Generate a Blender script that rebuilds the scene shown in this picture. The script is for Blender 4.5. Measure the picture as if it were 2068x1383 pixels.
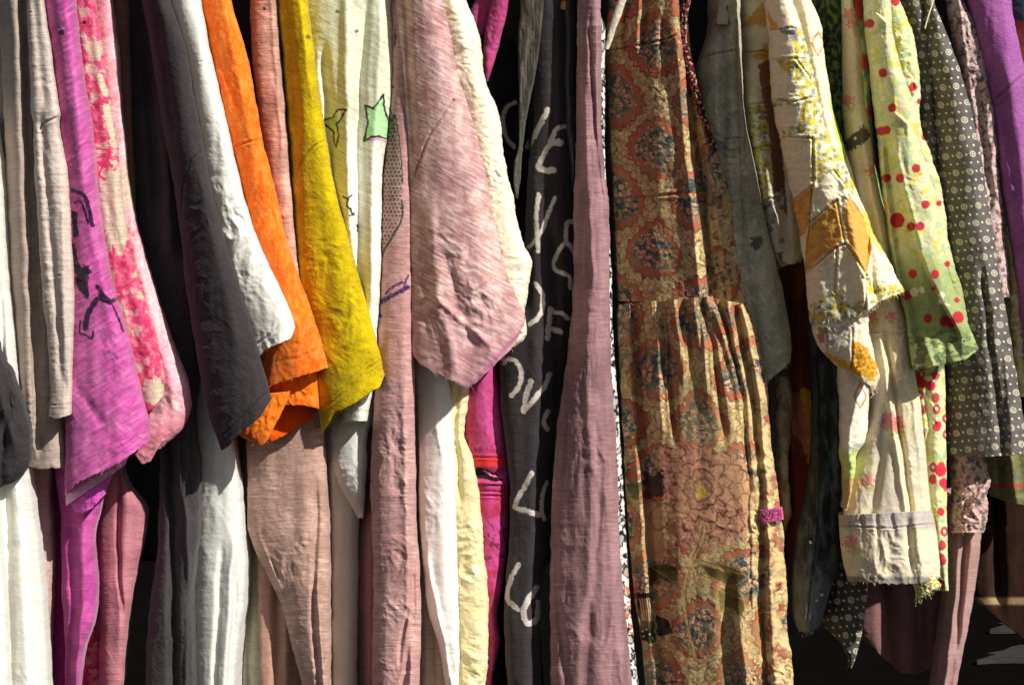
import bpy, math, random
import numpy as np
from mathutils import Vector

for o in list(bpy.data.objects): bpy.data.objects.remove(o)
sc = bpy.context.scene
COL = sc.collection

# ---------------------------------------------------------------- camera
W0, H0 = 2068.0, 1383.0
FOC = 62.0
PITCH = math.radians(6.0)
CAM = Vector((0.0, -2.25, 1.20))
cd = bpy.data.cameras.new('camera'); cam = bpy.data.objects.new('camera', cd); COL.objects.link(cam)
cd.lens = FOC; cd.sensor_width = 36.0; cd.clip_start = 0.05; cd.clip_end = 200
cam.location = CAM; cam.rotation_euler = (math.pi/2 - PITCH, 0, 0)
sc.camera = cam
# ---------------------------------------------------------------- light
SUN_AZ, SUN_EL = math.radians(137), math.radians(38)      # azimuth clockwise from +Y
w = bpy.data.worlds.new('World'); sc.world = w; w.use_nodes = True
nt = w.node_tree; nt.nodes.clear()
sky = nt.nodes.new('ShaderNodeTexSky'); sky.sky_type = 'NISHITA'; sky.sun_disc = False
sky.sun_elevation = SUN_EL; sky.sun_rotation = SUN_AZ
bg = nt.nodes.new('ShaderNodeBackground'); bg.inputs['Strength'].default_value = 0.052
wo = nt.nodes.new('ShaderNodeOutputWorld')
hs = nt.nodes.new('ShaderNodeHueSaturation'); hs.inputs['Saturation'].default_value = 0.45
nt.links.new(sky.outputs[0], hs.inputs['Color']); nt.links.new(hs.outputs[0], bg.inputs['Color']); nt.links.new(bg.outputs[0], wo.inputs['Surface'])
sd = bpy.data.lights.new('sun', 'SUN'); sd.energy = 4.6; sd.angle = math.radians(0.9); sd.color = (1.0, 0.965, 0.9)
sun = bpy.data.objects.new('sun', sd); COL.objects.link(sun)
sv = Vector((math.sin(SUN_AZ)*math.cos(SUN_EL), math.cos(SUN_AZ)*math.cos(SUN_EL), math.sin(SUN_EL)))
sun.rotation_euler = (-sv).to_track_quat('-Z', 'Y').to_euler(); sun.location = sv*6
sc.view_settings.view_transform = 'Standard'; sc.view_settings.look = 'None'
sc.view_settings.gamma = 1; sc.view_settings.exposure = 0.42; sc.view_settings.use_curve_mapping = False
sc.render.engine = 'CYCLES'

# ---------------------------------------------------------------- noise
def _h(ix, iy, seed):
    n = (ix.astype(np.int64)*374761393 + iy.astype(np.int64)*668265263 + seed*1442695041) & 0xffffffff
    n = ((n ^ (n >> 13)) * 1274126177) & 0xffffffff
    n = n ^ (n >> 16)
    return (n & 0xffffff) / float(0x1000000)
def perlin(x, y, seed=0):
    x0 = np.floor(x); y0 = np.floor(y); fx = x-x0; fy = y-y0
    ux = fx*fx*fx*(fx*(fx*6-15)+10); uy = fy*fy*fy*(fy*(fy*6-15)+10)
    def g(dx, dy):
        a = _h(x0+dx, y0+dy, seed)*2*math.pi
        return np.cos(a)*(fx-dx) + np.sin(a)*(fy-dy)
    a = g(0,0); b = g(1,0); c = g(0,1); d = g(1,1)
    return ((a*(1-ux)+b*ux)*(1-uy) + (c*(1-ux)+d*ux)*uy)*1.5
def fbm(x, y, seed=0, o=3, g=.5):
    r = 0; a = 1; f = 1
    for i in range(o):
        r = r + a*perlin(x*f, y*f, seed+i*17); a *= g; f *= 2.03
    return r
def crease(x, y, seed=0, o=3):
    wx = x + .5*perlin(x*.6, y*.6, seed+91); wy = y + .5*perlin(x*.6, y*.6, seed+57)
    r = 0; a = 1; f = 1
    for i in range(o):
        r = r + a*(.35-np.abs(perlin(wx*f, wy*f, seed+i*31))); a *= .5; f *= 1.9
    return r
def worley(x, y, seed=0):
    """distance to nearest cell point, and that cell's random value and offset"""
    x0 = np.floor(x); y0 = np.floor(y)
    best = np.full(x.shape, 9.0); rid = np.zeros(x.shape); ax = np.zeros(x.shape); ay = np.zeros(x.shape)
    for i in (-1, 0, 1):
        for j in (-1, 0, 1):
            cx = x0+i+.15+.7*_h(x0+i, y0+j, seed); cy = y0+j+.15+.7*_h(x0+i, y0+j, seed+5)
            d = np.hypot(x-cx, y-cy); m = d < best
            best = np.where(m, d, best); rid = np.where(m, _h(x0+i, y0+j, seed+9), rid)
            ax = np.where(m, x-cx, ax); ay = np.where(m, y-cy, ay)
    return best, rid, ax, ay
def sm(a, b, x):
    t = np.clip((x-a)/(b-a), 0, 1); return t*t*(3-2*t)
def C(r, g, b, k=1.0):
    v = np.array([r, g, b])/255.0
    return np.where(v <= .04045, v/12.92, ((v+.055)/1.055)**2.4)*k

# ---------------------------------------------------------------- paint (dye, print and some painted dark on the cloth)
class Ink:
    def __init__(s, x, y, u, v, base):
        s.x, s.y, s.u, s.v = x, y, u, v
        s.col = np.empty(x.shape+(3,)); s.col[:] = base
        s.bump = np.zeros(x.shape)
    def mix(s, m, c):
        m = np.clip(m, 0, 1)[..., None]; s.col = s.col*(1-m) + np.asarray(c)*m
    def mottle(s, c, sc_=40, amt=.5, seed=1, sy=None, th=0.0):
        s.mix(amt*sm(-.35+th, .45+th, fbm(s.x/sc_, s.y/(sy or sc_), seed, 3)), c)
    def dist(s, pts, warp=0, seed=3):
        x, y = s.x, s.y
        if warp:
            x = x + warp*perlin(s.x/9, s.y/9, seed); y = y + warp*perlin(s.x/9+7, s.y/9, seed+1)
        d = np.full(x.shape, 1e9)
        for (ax, ay), (bx, by) in zip(pts[:-1], pts[1:]):
            vx, vy = bx-ax, by-ay; L = vx*vx+vy*vy+1e-9
            t = np.clip(((x-ax)*vx+(y-ay)*vy)/L, 0, 1)
            d = np.minimum(d, np.hypot(x-ax-t*vx, y-ay-t*vy))
        return d
    def stroke(s, pts, w, c, a=1., warp=1.5, seed=3, soft=1.0, curve=True, dry=0):
        if curve and len(pts) > 2: pts = smooth(pts)
        d = s.dist(pts, warp, seed); ww = w*.5*(1+.3*perlin(s.x/10, s.y/10, seed+5)+.12*perlin(s.x/3.5, s.y/3.5, seed+6))
        m = a*(1-sm(ww-soft, ww+soft, d))
        if dry: m = m*(1-dry*sm(.1, .4, fbm(s.x/4, s.y/6, seed+8, 2)))
        s.mix(m, c)
    def streak(s, deg, ln, wd, c, amt, seed=41, lo=0.0):
        a = math.radians(deg); p = s.x*math.cos(a)+s.y*math.sin(a); q = -s.x*math.sin(a)+s.y*math.cos(a)
        s.mix(amt*sm(lo-.05, lo+.55, perlin(p/ln, q/wd, seed)+.5*perlin(p/ln*2.1, q/wd*1.9, seed+3)), c)
    def seam(s, pts, c=None, depth=.0012, w=3.0, a=.55, curve=True):
        if curve and len(pts) > 2: pts = smooth(pts)
        d = s.dist(pts, .6)
        s.bump += depth*(np.exp(-((d-w*1.6)/w)**2)*.6 - np.exp(-(d/(w*.6))**2))
        if c is not None: s.mix(a*np.exp(-(d/(w*.45))**2), c)
    def stitches(s, pts, c, pitch=5, w=1.6, a=.7):
        d = s.dist(pts, .3); along = s.x*.7+s.y*.72
        s.mix(a*np.exp(-(d/w)**2)*(np.sin(along*2*math.pi/pitch) > -.2), c)
        s.bump -= .0006*np.exp(-(d/(w*1.3))**2)
    def inside(s, pts, warp=0, seed=4):
        x, y = s.x, s.y
        if warp:
            x = x + warp*fbm(s.x/14, s.y/14, seed, 4, .7); y = y + warp*fbm(s.x/14+5, s.y/14, seed+1, 4, .7)
        r = np.zeros(x.shape, bool); n = len(pts)
        for i in range(n):
            ax, ay = pts[i]; bx, by = pts[(i+1) % n]
            if ay == by: continue
            c = (ay > y) != (by > y)
            r ^= c & (x < (bx-ax)*(y-ay)/(by-ay)+ax)
        return r.astype(float)
    def poly(s, pts, c, a=1., warp=1.5, seed=4): s.mix(a*s.inside(pts, warp, seed), c)
    def dots(s, pts, r, c, a=1., warp=1.2):
        for i, p in enumerate(pts):
            rr = p[2] if len(p) > 2 else r
            d = np.hypot(s.x-p[0]+warp*perlin(s.x/6, s.y/6, i), (s.y-p[1])*.95+warp*perlin(s.x/6, s.y/6, i+50))
            s.mix(a*(1-sm(rr-1.2, rr+.8, d)), c)
def smooth(pts, n=6):
    P = np.array(pts, float); out = []
    for i in range(len(P)-1):
        p0 = P[max(i-1, 0)]; p1 = P[i]; p2 = P[i+1]; p3 = P[min(i+2, len(P)-1)]
        for k in range(n):
            t = k/n
            out.append(tuple(.5*((2*p1)+(-p0+p2)*t+(2*p0-5*p1+4*p2-p3)*t*t+(-p0+3*p1-3*p2+p3)*t**3)))
    out.append(tuple(P[-1])); return out

# ---------------------------------------------------------------- materials
def cloth_mat(name, slub=.12, slub_scale=(50, 900), rot=0.0, weave=.25, weave_scale=1500, rough=.9, sheen=.16,
              trans=.12, mott=.08, bump=.5, fleck=0.0, ribs=0):
    m = bpy.data.materials.new(name); m.use_nodes = True; n = m.node_tree.nodes; L = m.node_tree.links; n.clear()
    def N(t, **k):
        q = n.new(t)
        for a, b in k.items(): setattr(q, a, b)
        return q
    out = N('ShaderNodeOutputMaterial'); pb = N('ShaderNodeBsdfPrincipled')
    col = N('ShaderNodeAttribute', attribute_name='dye'); cl = N('ShaderNodeAttribute', attribute_name='cloth')
    def noise(scale, r=0, detail=3, rg=.55):
        mp = N('ShaderNodeMapping'); mp.inputs['Rotation'].default_value = (0, 0, r)
        # rotate first, then stretch
        mp2 = N('ShaderNodeMapping'); mp2.inputs['Scale'].default_value = (scale[0], scale[1], 1)
        L.new(cl.outputs['Vector'], mp.inputs[0]); L.new(mp.outputs[0], mp2.inputs[0])
        t = N('ShaderNodeTexNoise'); t.inputs['Scale'].default_value = 1; t.inputs['Detail'].default_value = detail
        t.inputs['Roughness'].default_value = rg
        L.new(mp2.outputs[0], t.inputs['Vector']); return t.outputs['Fac']
    def math_(op, a, b):
        q = N('ShaderNodeMath', operation=op)
        for i, v in enumerate((a, b)):
            if isinstance(v, (int, float)): q.inputs[i].default_value = v
            else: L.new(v, q.inputs[i])
        return q.outputs[0]
    s1 = noise(slub_scale, rot); s2 = noise((weave_scale, weave_scale*.7), 0, 1); s3 = noise((28, 22), 0, 4)
    s4 = noise((weave_scale*.25, weave_scale*.25), 0, 2)
    v = math_('MULTIPLY', math_('SUBTRACT', s1, .5), slub*4)
    v = math_('ADD', v, math_('MULTIPLY', math_('SUBTRACT', s2, .5), weave*1.6))
    v = math_('ADD', v, math_('MULTIPLY', math_('SUBTRACT', s3, .5), mott*4))
    v = math_('ADD', v, math_('MULTIPLY', math_('SUBTRACT', s4, .5), weave*.8))
    v = math_('MAXIMUM', math_('ADD', v, 1.0), .2)
    vm = N('ShaderNodeVectorMath', operation='SCALE'); L.new(col.outputs['Color'], vm.inputs[0]); L.new(v, vm.inputs['Scale'])
    cc = vm.outputs[0]
    if fleck:
        f = math_('GREATER_THAN', noise((160, 420), rot, 2), .70)
        mx = N('ShaderNodeMix', data_type='RGBA'); L.new(math_('MULTIPLY', f, fleck), mx.inputs[0]); L.new(cc, mx.inputs[6])
        mx.inputs[7].default_value = (.8, .78, .74, 1); cc = mx.outputs[2]
    L.new(cc, pb.inputs['Base Color'])
    pb.inputs['Roughness'].default_value = rough; pb.inputs['Specular IOR Level'].default_value = .15
    pb.inputs['Sheen Weight'].default_value = sheen; pb.inputs['Sheen Roughness'].default_value = .5
    h = math_('ADD', math_('MULTIPLY', s1, .6), math_('MULTIPLY', s2, .4)); h = math_('ADD', h, math_('MULTIPLY', s4, .5))
    if ribs:
        sx = N('ShaderNodeSeparateXYZ'); L.new(cl.outputs['Vector'], sx.inputs[0])
        h = math_('ADD', h, math_('MULTIPLY', math_('SINE', math_('MULTIPLY', sx.outputs[0], ribs), 0), .8))
    bp = N('ShaderNodeBump'); bp.inputs['Strength'].default_value = bump; bp.inputs['Distance'].default_value = .0012
    L.new(h, bp.inputs['Height']); L.new(bp.outputs[0], pb.inputs['Normal'])
    if trans:
        tr = N('ShaderNodeBsdfTranslucent'); L.new(cc, tr.inputs['Color']); L.new(bp.outputs[0], tr.inputs['Normal'])
        mi = N('ShaderNodeMixShader'); mi.inputs[0].default_value = trans
        L.new(pb.outputs[0], mi.inputs[1]); L.new(tr.outputs[0], mi.inputs[2]); L.new(mi.outputs[0], out.inputs['Surface'])
    else: L.new(pb.outputs[0], out.inputs['Surface'])
    return m
M = dict(
    jersey=cloth_mat('slub_jersey', .20, (34, 420), 0, .3, 800, mott=.11),
    jersey_diag=cloth_mat('slub_jersey_bias', .24, (36, 330), math.radians(28), .3, 800, mott=.12),
    jersey_diag2=cloth_mat('slub_jersey_bias_left', .24, (36, 330), math.radians(-32), .3, 800, mott=.12),
    white=cloth_mat('white_jersey', .035, (40, 380), 0, .14, 800, trans=.2, mott=.03, bump=.45),
    fleece=cloth_mat('washed_fleece', .13, (150, 420), math.radians(-35), .5, 700, sheen=.08, trans=.0, mott=.12, bump=.8),
    linen=cloth_mat('washed_linen', .15, (36, 460), math.radians(3), .32, 800, trans=.12, bump=.8, mott=.11),
    cotton=cloth_mat('printed_cotton', .10, (260, 260), 0, .26, 800, trans=.14, mott=.07, sheen=.1, bump=.45),
    denim=cloth_mat('denim', .2, (500, 50), math.radians(30), .5, 700, trans=0, mott=.12, sheen=.1, bump=.7),
    rib=cloth_mat('rib_knit', .12, (500, 30), 0, .25, trans=.05, sheen=.15, ribs=1400),
)

# ---------------------------------------------------------------- geometry
cp_, sp_ = math.cos(PITCH), math.sin(PITCH)
def unproj(px, py, dep):
    k0 = 36.0/FOC/W0
    xc = (px-W0/2)*k0; yc = -(py-H0/2)*k0
    dy = cp_ + yc*sp_
    k = (dep-CAM.y)/dy
    return CAM.x + k*xc, CAM.z + k*(yc*cp_ - sp_)
MPP = 2.25*36.0/FOC/W0          # metres per photo pixel near the rail
def hermite(rows, n):
    R = []
    for r in rows:
        R.append((r[1], r[0], r[2], r[0]) if len(r) == 3 else (r[1], r[0], r[3], r[2]))
    R = np.array(R, float)                     # xl, yl, xr, yr
    k = (R[:, 1]+R[:, 3])/2
    T = np.linspace(k[0], k[-1], n)
    m = np.gradient(R, k, axis=0) if len(k) > 2 else np.tile((R[1]-R[0])/(k[1]-k[0]), (2, 1))
    # limit the slopes so that outlines do not overshoot
    dl = np.diff(R, axis=0)/np.diff(k)[:, None]
    for j in range(4):
        for i in range(1, len(k)-1):
            a, b = dl[i-1, j], dl[i, j]
            if a*b <= 0: m[i, j] = 0
            else: m[i, j] = np.sign(a)*min(abs(m[i, j]), 2.5*min(abs(a), abs(b)))
        m[0, j] = dl[0, j]; m[-1, j] = dl[-1, j]
    i = np.clip(np.searchsorted(k, T)-1, 0, len(k)-2)
    h = (k[i+1]-k[i]); t = ((T-k[i])/h)[:, None]; h = h[:, None]
    o = (2*t**3-3*t**2+1)*R[i]+(t**3-2*t**2+t)*h*m[i]+(-2*t**3+3*t**2)*R[i+1]+(t**3-t**2)*h*m[i+1]
    return o, (T-T[0])/(T[-1]-T[0]), T
SEED = [10]
def link(me, name, mat, parent, org):
    ob = bpy.data.objects.new(name, me); COL.objects.link(ob); me.materials.append(mat)
    if parent is not None: ob.parent = parent
    else: ob.location = org
    return ob
def mesh_from(V, F, org, name, smooth_=True):
    me = bpy.data.meshes.new(name); V = np.asarray(V, np.float32)-np.array(org, np.float32)
    F = np.asarray(F, np.int32); k = F.shape[1]
    me.vertices.add(len(V)); me.vertices.foreach_set('co', V.ravel())
    me.loops.add(F.size); me.loops.foreach_set('vertex_index', F.ravel())
    me.polygons.add(len(F)); me.polygons.foreach_set('loop_start', np.arange(0, F.size, k, dtype=np.int32))
    me.polygons.foreach_set('use_smooth', np.full(len(F), smooth_))
    me.update(calc_edges=True); me.validate()
    return me
def attrs(me, col, cl):
    a = me.attributes.new('dye', 'FLOAT_COLOR', 'POINT')
    a.data.foreach_set('color', np.concatenate([col, np.ones((len(col), 1))], 1).astype(np.float32).ravel())
    b = me.attributes.new('cloth', 'FLOAT_VECTOR', 'POINT')
    b.data.foreach_set('vector', cl.astype(np.float32).ravel())
def piece(name, rows, d, mat, base, parent=None, bf=None, db=.04, p=2.0, tilt=None, folds=(), soft=(.0021, 42, 420),
          cr=None, hem=None, paint=None, res=2.2, wob=1.6, fuzz=0, label=None, ext=200, skew=.5, thick=.0018, cloth_rot=0.):
    """one length of hanging cloth: a flattened tube whose outline follows rows of (y, left, right);
    d = distance behind the rail line; folds = (kind, [(y, x)...], height m, width px)"""
    SEED[0] += 7; sd_ = SEED[0]
    rows = [tuple(r) for r in rows]
    if tilt is None:                                      # turned left by default, shaped to shade left sides and light right ridges
        tilt = -min(.024, .30*MPP*max((r[2]-r[1]) if len(r) == 3 else (r[3]-r[1]) for r in rows))
    if rows[0][0] <= 0:                                   # carries on upward to the shoulder, above the picture
        a = rows[0]; b = rows[1]; dy = b[0]-a[0]
        g = lambda q, r_: (q-r_)/dy*ext*.4
        if len(a) == 3: rows.insert(0, (a[0]-ext, a[1]+g(a[1], b[1]) if len(b) == 3 else a[1], a[2]+(g(a[2], b[2]) if len(b) == 3 else 0)))
        else: rows.insert(0, (a[0]-ext, a[1], a[2]-ext, a[3]))
    wmax = max((r[2]-r[1]) if len(r) == 3 else (r[3]-r[1]) for r in rows)
    y0 = rows[0][0]; y1 = max(rows[-1][0], rows[-1][2] if len(rows[-1]) == 4 else 0)
    nf = int(max(14, wmax/res)); nb = max(6, nf//8); Mn = int(max(14, (y1-y0)/res))
    R, T, Y = hermite(rows, Mn)
    u = np.linspace(0, 1, nf); s = .55*u + .45*(.5-.5*np.cos(math.pi*u))
    S = s[None, :]; TT = T[:, None]
    wl = wob*perlin(Y/38, Y*0+3.3, sd_)+.4*wob*perlin(Y/9, Y*0+3.3, sd_+1)
    wr_ = wob*perlin(Y/38, Y*0+8.3, sd_+2)+.4*wob*perlin(Y/9, Y*0+8.3, sd_+3)
    XL = (R[:, 0]+wl)[:, None]; XR = (R[:, 2]+wr_)[:, None]; YL = R[:, 1][:, None]; YR = R[:, 3][:, None]
    px = XL+(XR-XL)*S; py = YL+(YR-YL)*S
    if hem:
        hs = np.array(hem, float); f = np.interp(s, hs[:, 0], hs[:, 1])
        t0 = 1-min(.6, 2.2*max(abs(hs[:, 1]).max(), 8)/(y1-y0))
        wgt = np.clip((TT-t0)/(1-t0), 0, 1)**1.6; py = py+wgt*f[None, :]
        py = py + sm(.97, 1, TT)*1.8*perlin(px/7, px*0+.5, sd_+4)
    width = (XR-XL)*MPP
    B = np.minimum(.42*width, .03 if bf is None else bf) if bf is None else np.minimum(.9*width, bf)
    ss = np.clip(S, 0, 1)**(math.log(.5)/math.log(skew)) if skew != .5 else S
    dep = d + tilt*(S-.5) - B*np.power(np.maximum(1-np.abs(2*ss-1)**p, 0), .5)
    em = sm(0, .16, np.minimum(S, 1-S)*np.ones_like(TT))
    disp = np.zeros(px.shape)
    if soft:
        n = perlin(px/soft[1], py/soft[2], sd_+5)+.45*perlin(px/(soft[1]*.45), py/(soft[2]*.5), sd_+6)
        disp += soft[0]*n
    for fo in folds:
        kind, path, amp, wd = fo[:4]
        P_ = np.array(path, float); xf = np.interp(py, P_[:, 0], P_[:, 1]); q = px-xf+3*perlin(py/60, py*0+1.1, sd_+9)
        fade = sm(P_[0, 0]-50, P_[0, 0]+20, py)*(1-sm(P_[-1, 0]-20, P_[-1, 0]+50, py))
        if kind == 'r': f = np.exp(-(q/wd)**2)
        elif kind == 'v': f = -np.exp(-(q/wd)**2)
        elif kind == 's': f = -sm(-wd*.5, wd*.5, q)+.0              # right of the line falls back
        elif kind == 'z': f = sm(-wd*.5, wd*.5, q)-1                # left of the line falls back
        disp += amp*f*fade
    if cr:
        amp, cs, t0 = cr[:3]; asp = cr[3] if len(cr) > 3 else 1.3
        mk = sm(t0-.25, t0+.15, TT) if t0 > 0 else 1.0
        md = .35+.9*sm(-.3, .5, perlin(px/110, py/110, sd_+12))
        disp += amp*mk*md*crease(px/cs, py/(cs*asp), sd_+11, 4)
    # fine crinkle everywhere
    disp += .00022*fbm(px/8, py/10, sd_+14, 2)
    ink = Ink(px, py, S*width, py*MPP, base)
    if paint: paint(ink)
    disp += ink.bump
    dep = dep - disp*em
    X, Z = unproj(px, py, dep); Yw = dep
    # rear half
    ph = np.linspace(0, math.pi, nb+2)[1:-1]
    lx, rx = X[:, :1], X[:, -1:]; c = .5-.5*np.cos(ph)[None, :]
    bx = rx+(lx-rx)*c; bz = Z[:, -1:]+(Z[:, :1]-Z[:, -1:])*c
    by = (Yw[:, -1:]+(Yw[:, :1]-Yw[:, -1:])*c) + db*np.power(np.sin(ph), .6)[None, :]
    X = np.hstack([X, bx]); Z = np.hstack([Z, bz]); Yw = np.hstack([Yw, by])
    bcol = ink.col[:, -1:]*(1-c[..., None])+ink.col[:, :1]*c[..., None]
    Cc = np.concatenate([ink.col, bcol], 1)
    cu = np.hstack([ink.u+width*0, width+db+(c*0+c)*db]); cv = np.hstack([ink.v, np.repeat(ink.v[:, -1:], nb, 1)])
    # turned hem: an edge of real thickness and an inner face that follows the outer one back up
    def nrm(k):
        tx = np.roll(X[k], -1)-np.roll(X[k], 1); ty = np.roll(Yw[k], -1)-np.roll(Yw[k], 1); L_ = np.hypot(tx, ty)+1e-9
        return -ty/L_, tx/L_
    Xs, Ys, Zs, Cs, us, vs = [X], [Yw], [Z], [Cc], [cu], [cv]
    for a, k, dz in ((0.3, 1, -.0006), (1.0, 1, -.0002), (1.3, 3, 0), (1.7, max(4, min(Mn//3, 14)), 0)):
        nx, ny = nrm(-k)
        Xs.append(X[-k][None]+nx*a*thick); Ys.append(Yw[-k][None]+ny*a*thick); Zs.append(Z[-k][None]+dz)
        Cs.append(Cc[-k][None]); us.append(cu[-k][None]); vs.append(cv[-k][None])
    # closed shoulder
    cx, cyy, cz = X[0].mean(), Yw[0].mean(), Z[0].mean()
    for a, dz in (((.5, .012), (.02, .018)) if ext >= 50 else ((.9, -.002), (.3, -.006))):
        Xs.insert(0, cx+(X[:1]-cx)*a); Ys.insert(0, cyy+(Yw[:1]-cyy)*a); Zs.insert(0, Z[:1]+dz); Cs.insert(0, Cc[:1]); us.insert(0, cu[:1]); vs.insert(0, cv[:1]-dz)
    X = np.vstack(Xs); Yw = np.vstack(Ys); Z = np.vstack(Zs); Cc = np.concatenate(Cs, 0); cu = np.vstack(us); cv = np.vstack(vs)
    nr, nc = X.shape
    idx = np.arange(nr*nc).reshape(nr, nc); a = idx[:-1]; b = idx[1:]
    F = np.stack([a, b, np.roll(b, -1, 1), np.roll(a, -1, 1)], -1).reshape(-1, 4)
    V = np.stack([X, Yw, Z], -1).reshape(-1, 3)
    org = tuple(parent.location) if parent is not None else (float(X.mean()), float(d), float(Z.min()))
    me = mesh_from(V, F, org, name)
    cl = np.stack([cu, cv, cu*0+sd_*.13], -1).reshape(-1, 3)
    attrs(me, np.clip(Cc.reshape(-1, 3), 0.002, .9), cl)
    ob = link(me, name, M[mat], parent, org)
    if label and parent is not None: ob['label'] = label
    if fuzz: frayed(ob, V.reshape(nr, nc, 3)[-5, :nf], Cc[-1, :nf], fuzz, parent or ob, org if parent is not None else org)
    return ob
NOFRAY = []
def frayed(ob, edge, cols, n, parent, org):
    """short loose threads along a raw hem, one mesh"""
    rs = np.random.RandomState(n+len(edge)); V = []; F = []; K = []
    for i in range(n):
        j = rs.randint(1, len(edge)-1); p0 = edge[j]; ln = rs.uniform(.0015, .006); r = .00025
        dr = np.array([rs.uniform(-.8, .8), rs.uniform(-.7, -.1), rs.uniform(-1, .1)]); dr /= np.linalg.norm(dr)
        bend = rs.uniform(-.8, .8, 3); pts = [p0+dr*ln*t+bend*ln*t*t*.6 for t in (0, .35, .7, 1)]
        b0 = len(V)
        for q in pts:
            for a in range(3): V.append(q+r*np.array([math.cos(a*2.094), 0, math.sin(a*2.094)])); K.append(cols[j])
        for k in range(3):
            for a in range(3):
                F.append((b0+k*3+a, b0+k*3+(a+1) % 3, b0+k*3+3+(a+1) % 3, b0+k*3+3+a))
    me = mesh_from(V, F, org, 'frayed_threads'); V = np.array(V)
    attrs(me, np.clip(np.array(K)*1.1, 0, .9), V)
    o = bpy.data.objects.new('frayed_threads', me); COL.objects.link(o); me.materials.append(M['jersey']); o.parent = parent; o['kind'] = 'stuff'
def G(name, label, cat, x, y, d, group=None):
    X, Z = unproj(float(x), float(y), d)
    o = bpy.data.objects.new(name, None); COL.objects.link(o); o.location = (X, d, Z); o.empty_display_size = .05
    o['label'] = label; o['category'] = cat
    if group: o['group'] = group
    return o
def tag(o, label, cat, group=None):
    o['label'] = label; o['category'] = cat
    if group: o['group'] = group
    return o
# ================================================================ ground and what stands behind the clothes
def simple_mat(name, color, rough=.9, nscale=6, amt=.5, color2=None, bump=.3, stretch=(1, 1, 1), spec=.2):
    m = bpy.data.materials.new(name); m.use_nodes = True; n = m.node_tree.nodes; L = m.node_tree.links
    pb = n['Principled BSDF']; tc = n.new('ShaderNodeTexCoord'); mp = n.new('ShaderNodeMapping'); mp.inputs['Scale'].default_value = stretch
    t = n.new('ShaderNodeTexNoise'); t.inputs['Scale'].default_value = nscale; t.inputs['Detail'].default_value = 8
    L.new(tc.outputs['Object'], mp.inputs[0]); L.new(mp.outputs[0], t.inputs['Vector'])
    mx = n.new('ShaderNodeMix'); mx.data_type = 'RGBA'; L.new(t.outputs['Fac'], mx.inputs[0])
    mx.inputs[6].default_value = (*[c*(1-amt) for c in color], 1); mx.inputs[7].default_value = (*(color2 if color2 is not None else [c*(1+amt) for c in color]), 1)
    L.new(mx.outputs[2], pb.inputs['Base Color']); pb.inputs['Roughness'].default_value = rough; pb.inputs['Specular IOR Level'].default_value = spec
    b = n.new('ShaderNodeBump'); b.inputs['Strength'].default_value = bump; b.inputs['Distance'].default_value = .01
    L.new(t.outputs['Fac'], b.inputs['Height']); L.new(b.outputs[0], pb.inputs['Normal'])
    return m
def boxmesh(name, boxes, mat, org, rot=0):
    V = []; F = []
    for (x0, x1, y0, y1, z0, z1) in boxes:
        b = len(V); V += [(x0,y0,z0),(x1,y0,z0),(x1,y1,z0),(x0,y1,z0),(x0,y0,z1),(x1,y0,z1),(x1,y1,z1),(x0,y1,z1)]
        F += [tuple(b+i for i in f) for f in ((0,3,2,1),(4,5,6,7),(0,1,5,4),(1,2,6,5),(2,3,7,6),(3,0,4,7))]
    me = bpy.data.meshes.new(name); me.from_pydata(V, [], F); me.materials.append(mat)
    o = bpy.data.objects.new(name, me); COL.objects.link(o); o.location = org; o.rotation_euler[2] = rot
    md = o.modifiers.new('edge', 'BEVEL'); md.width = .004; md.segments = 2
    return o
me = bpy.data.meshes.new('ground'); me.from_pydata([(-60, -30, 0), (60, -30, 0), (60, 60, 0), (-60, 60, 0)], [], [(0, 1, 2, 3)])
me.materials.append(simple_mat('dark_ground', (.004, .0036, .0032), .95, 9, .5, spec=0)); o = bpy.data.objects.new('ground', me); COL.objects.link(o); o['kind'] = 'structure'
# added near-black canvas, rippled, standing in for shade in the gaps
nx_, nz_ = 240, 40
xx = np.linspace(-4, 4.5, nx_); zz = np.linspace(.02, 3.0, nz_); XX, ZZ = np.meshgrid(xx, zz)
YY = 2.9+.05*perlin(XX*3.1, ZZ*.5, 3)+.02*perlin(XX*9, ZZ*1.2, 8)
Vv = np.stack([XX, YY, ZZ], -1).reshape(-1, 3); idx = np.arange(nx_*nz_).reshape(nz_, nx_)
Ff = np.stack([idx[:-1, :-1], idx[:-1, 1:], idx[1:, 1:], idx[1:, :-1]], -1).reshape(-1, 4)
me = mesh_from(Vv, Ff, (0, 2.9, 0), 'shade_backdrop'); ob = link(me, 'shade_backdrop', simple_mat('gap_shade_black', (.0018, .0016, .0015), .95, 14, .4, spec=0), None, (0, 2.9, 0))
tag(ob, 'added near-black canvas that stands in for the shade in the gaps behind all the clothes', 'canvas')

K = .92
BLACK = C(16, 14, 16); DARKINK = C(28, 20, 34)
char_ = C(52, 46, 47); char2 = C(48, 44, 45)
white_ = C(238, 236, 226); beige = C(205, 188, 176); taupe = C(176, 158, 145)

# ---- charcoal crumpled sleeve entering on the far left
piece('shirt_sleeve', [(640, -70, -20), (725, -75, 4), (765, -75, 27), (820, -75, 46), (890, -72, 63), (935, -70, 62), (965, -68, 40), (990, -68, 5)], -.13, 'fleece', char2,
      cr=(.006, 40, 0), folds=[('r', [(760, -10), (900, 30)], .008, 10), ('v', [(800, 20), (960, 0)], .008, 8)], db=.04, ext=10, wob=4, hem=[(0, 0), (.5, 4), (1, -10)])
ob = COL.objects['shirt_sleeve']; ob.name = 'charcoal_shirt'; tag(ob, 'crumpled charcoal sleeve end poking in at the left picture edge over white cloth', 'shirt')

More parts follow.
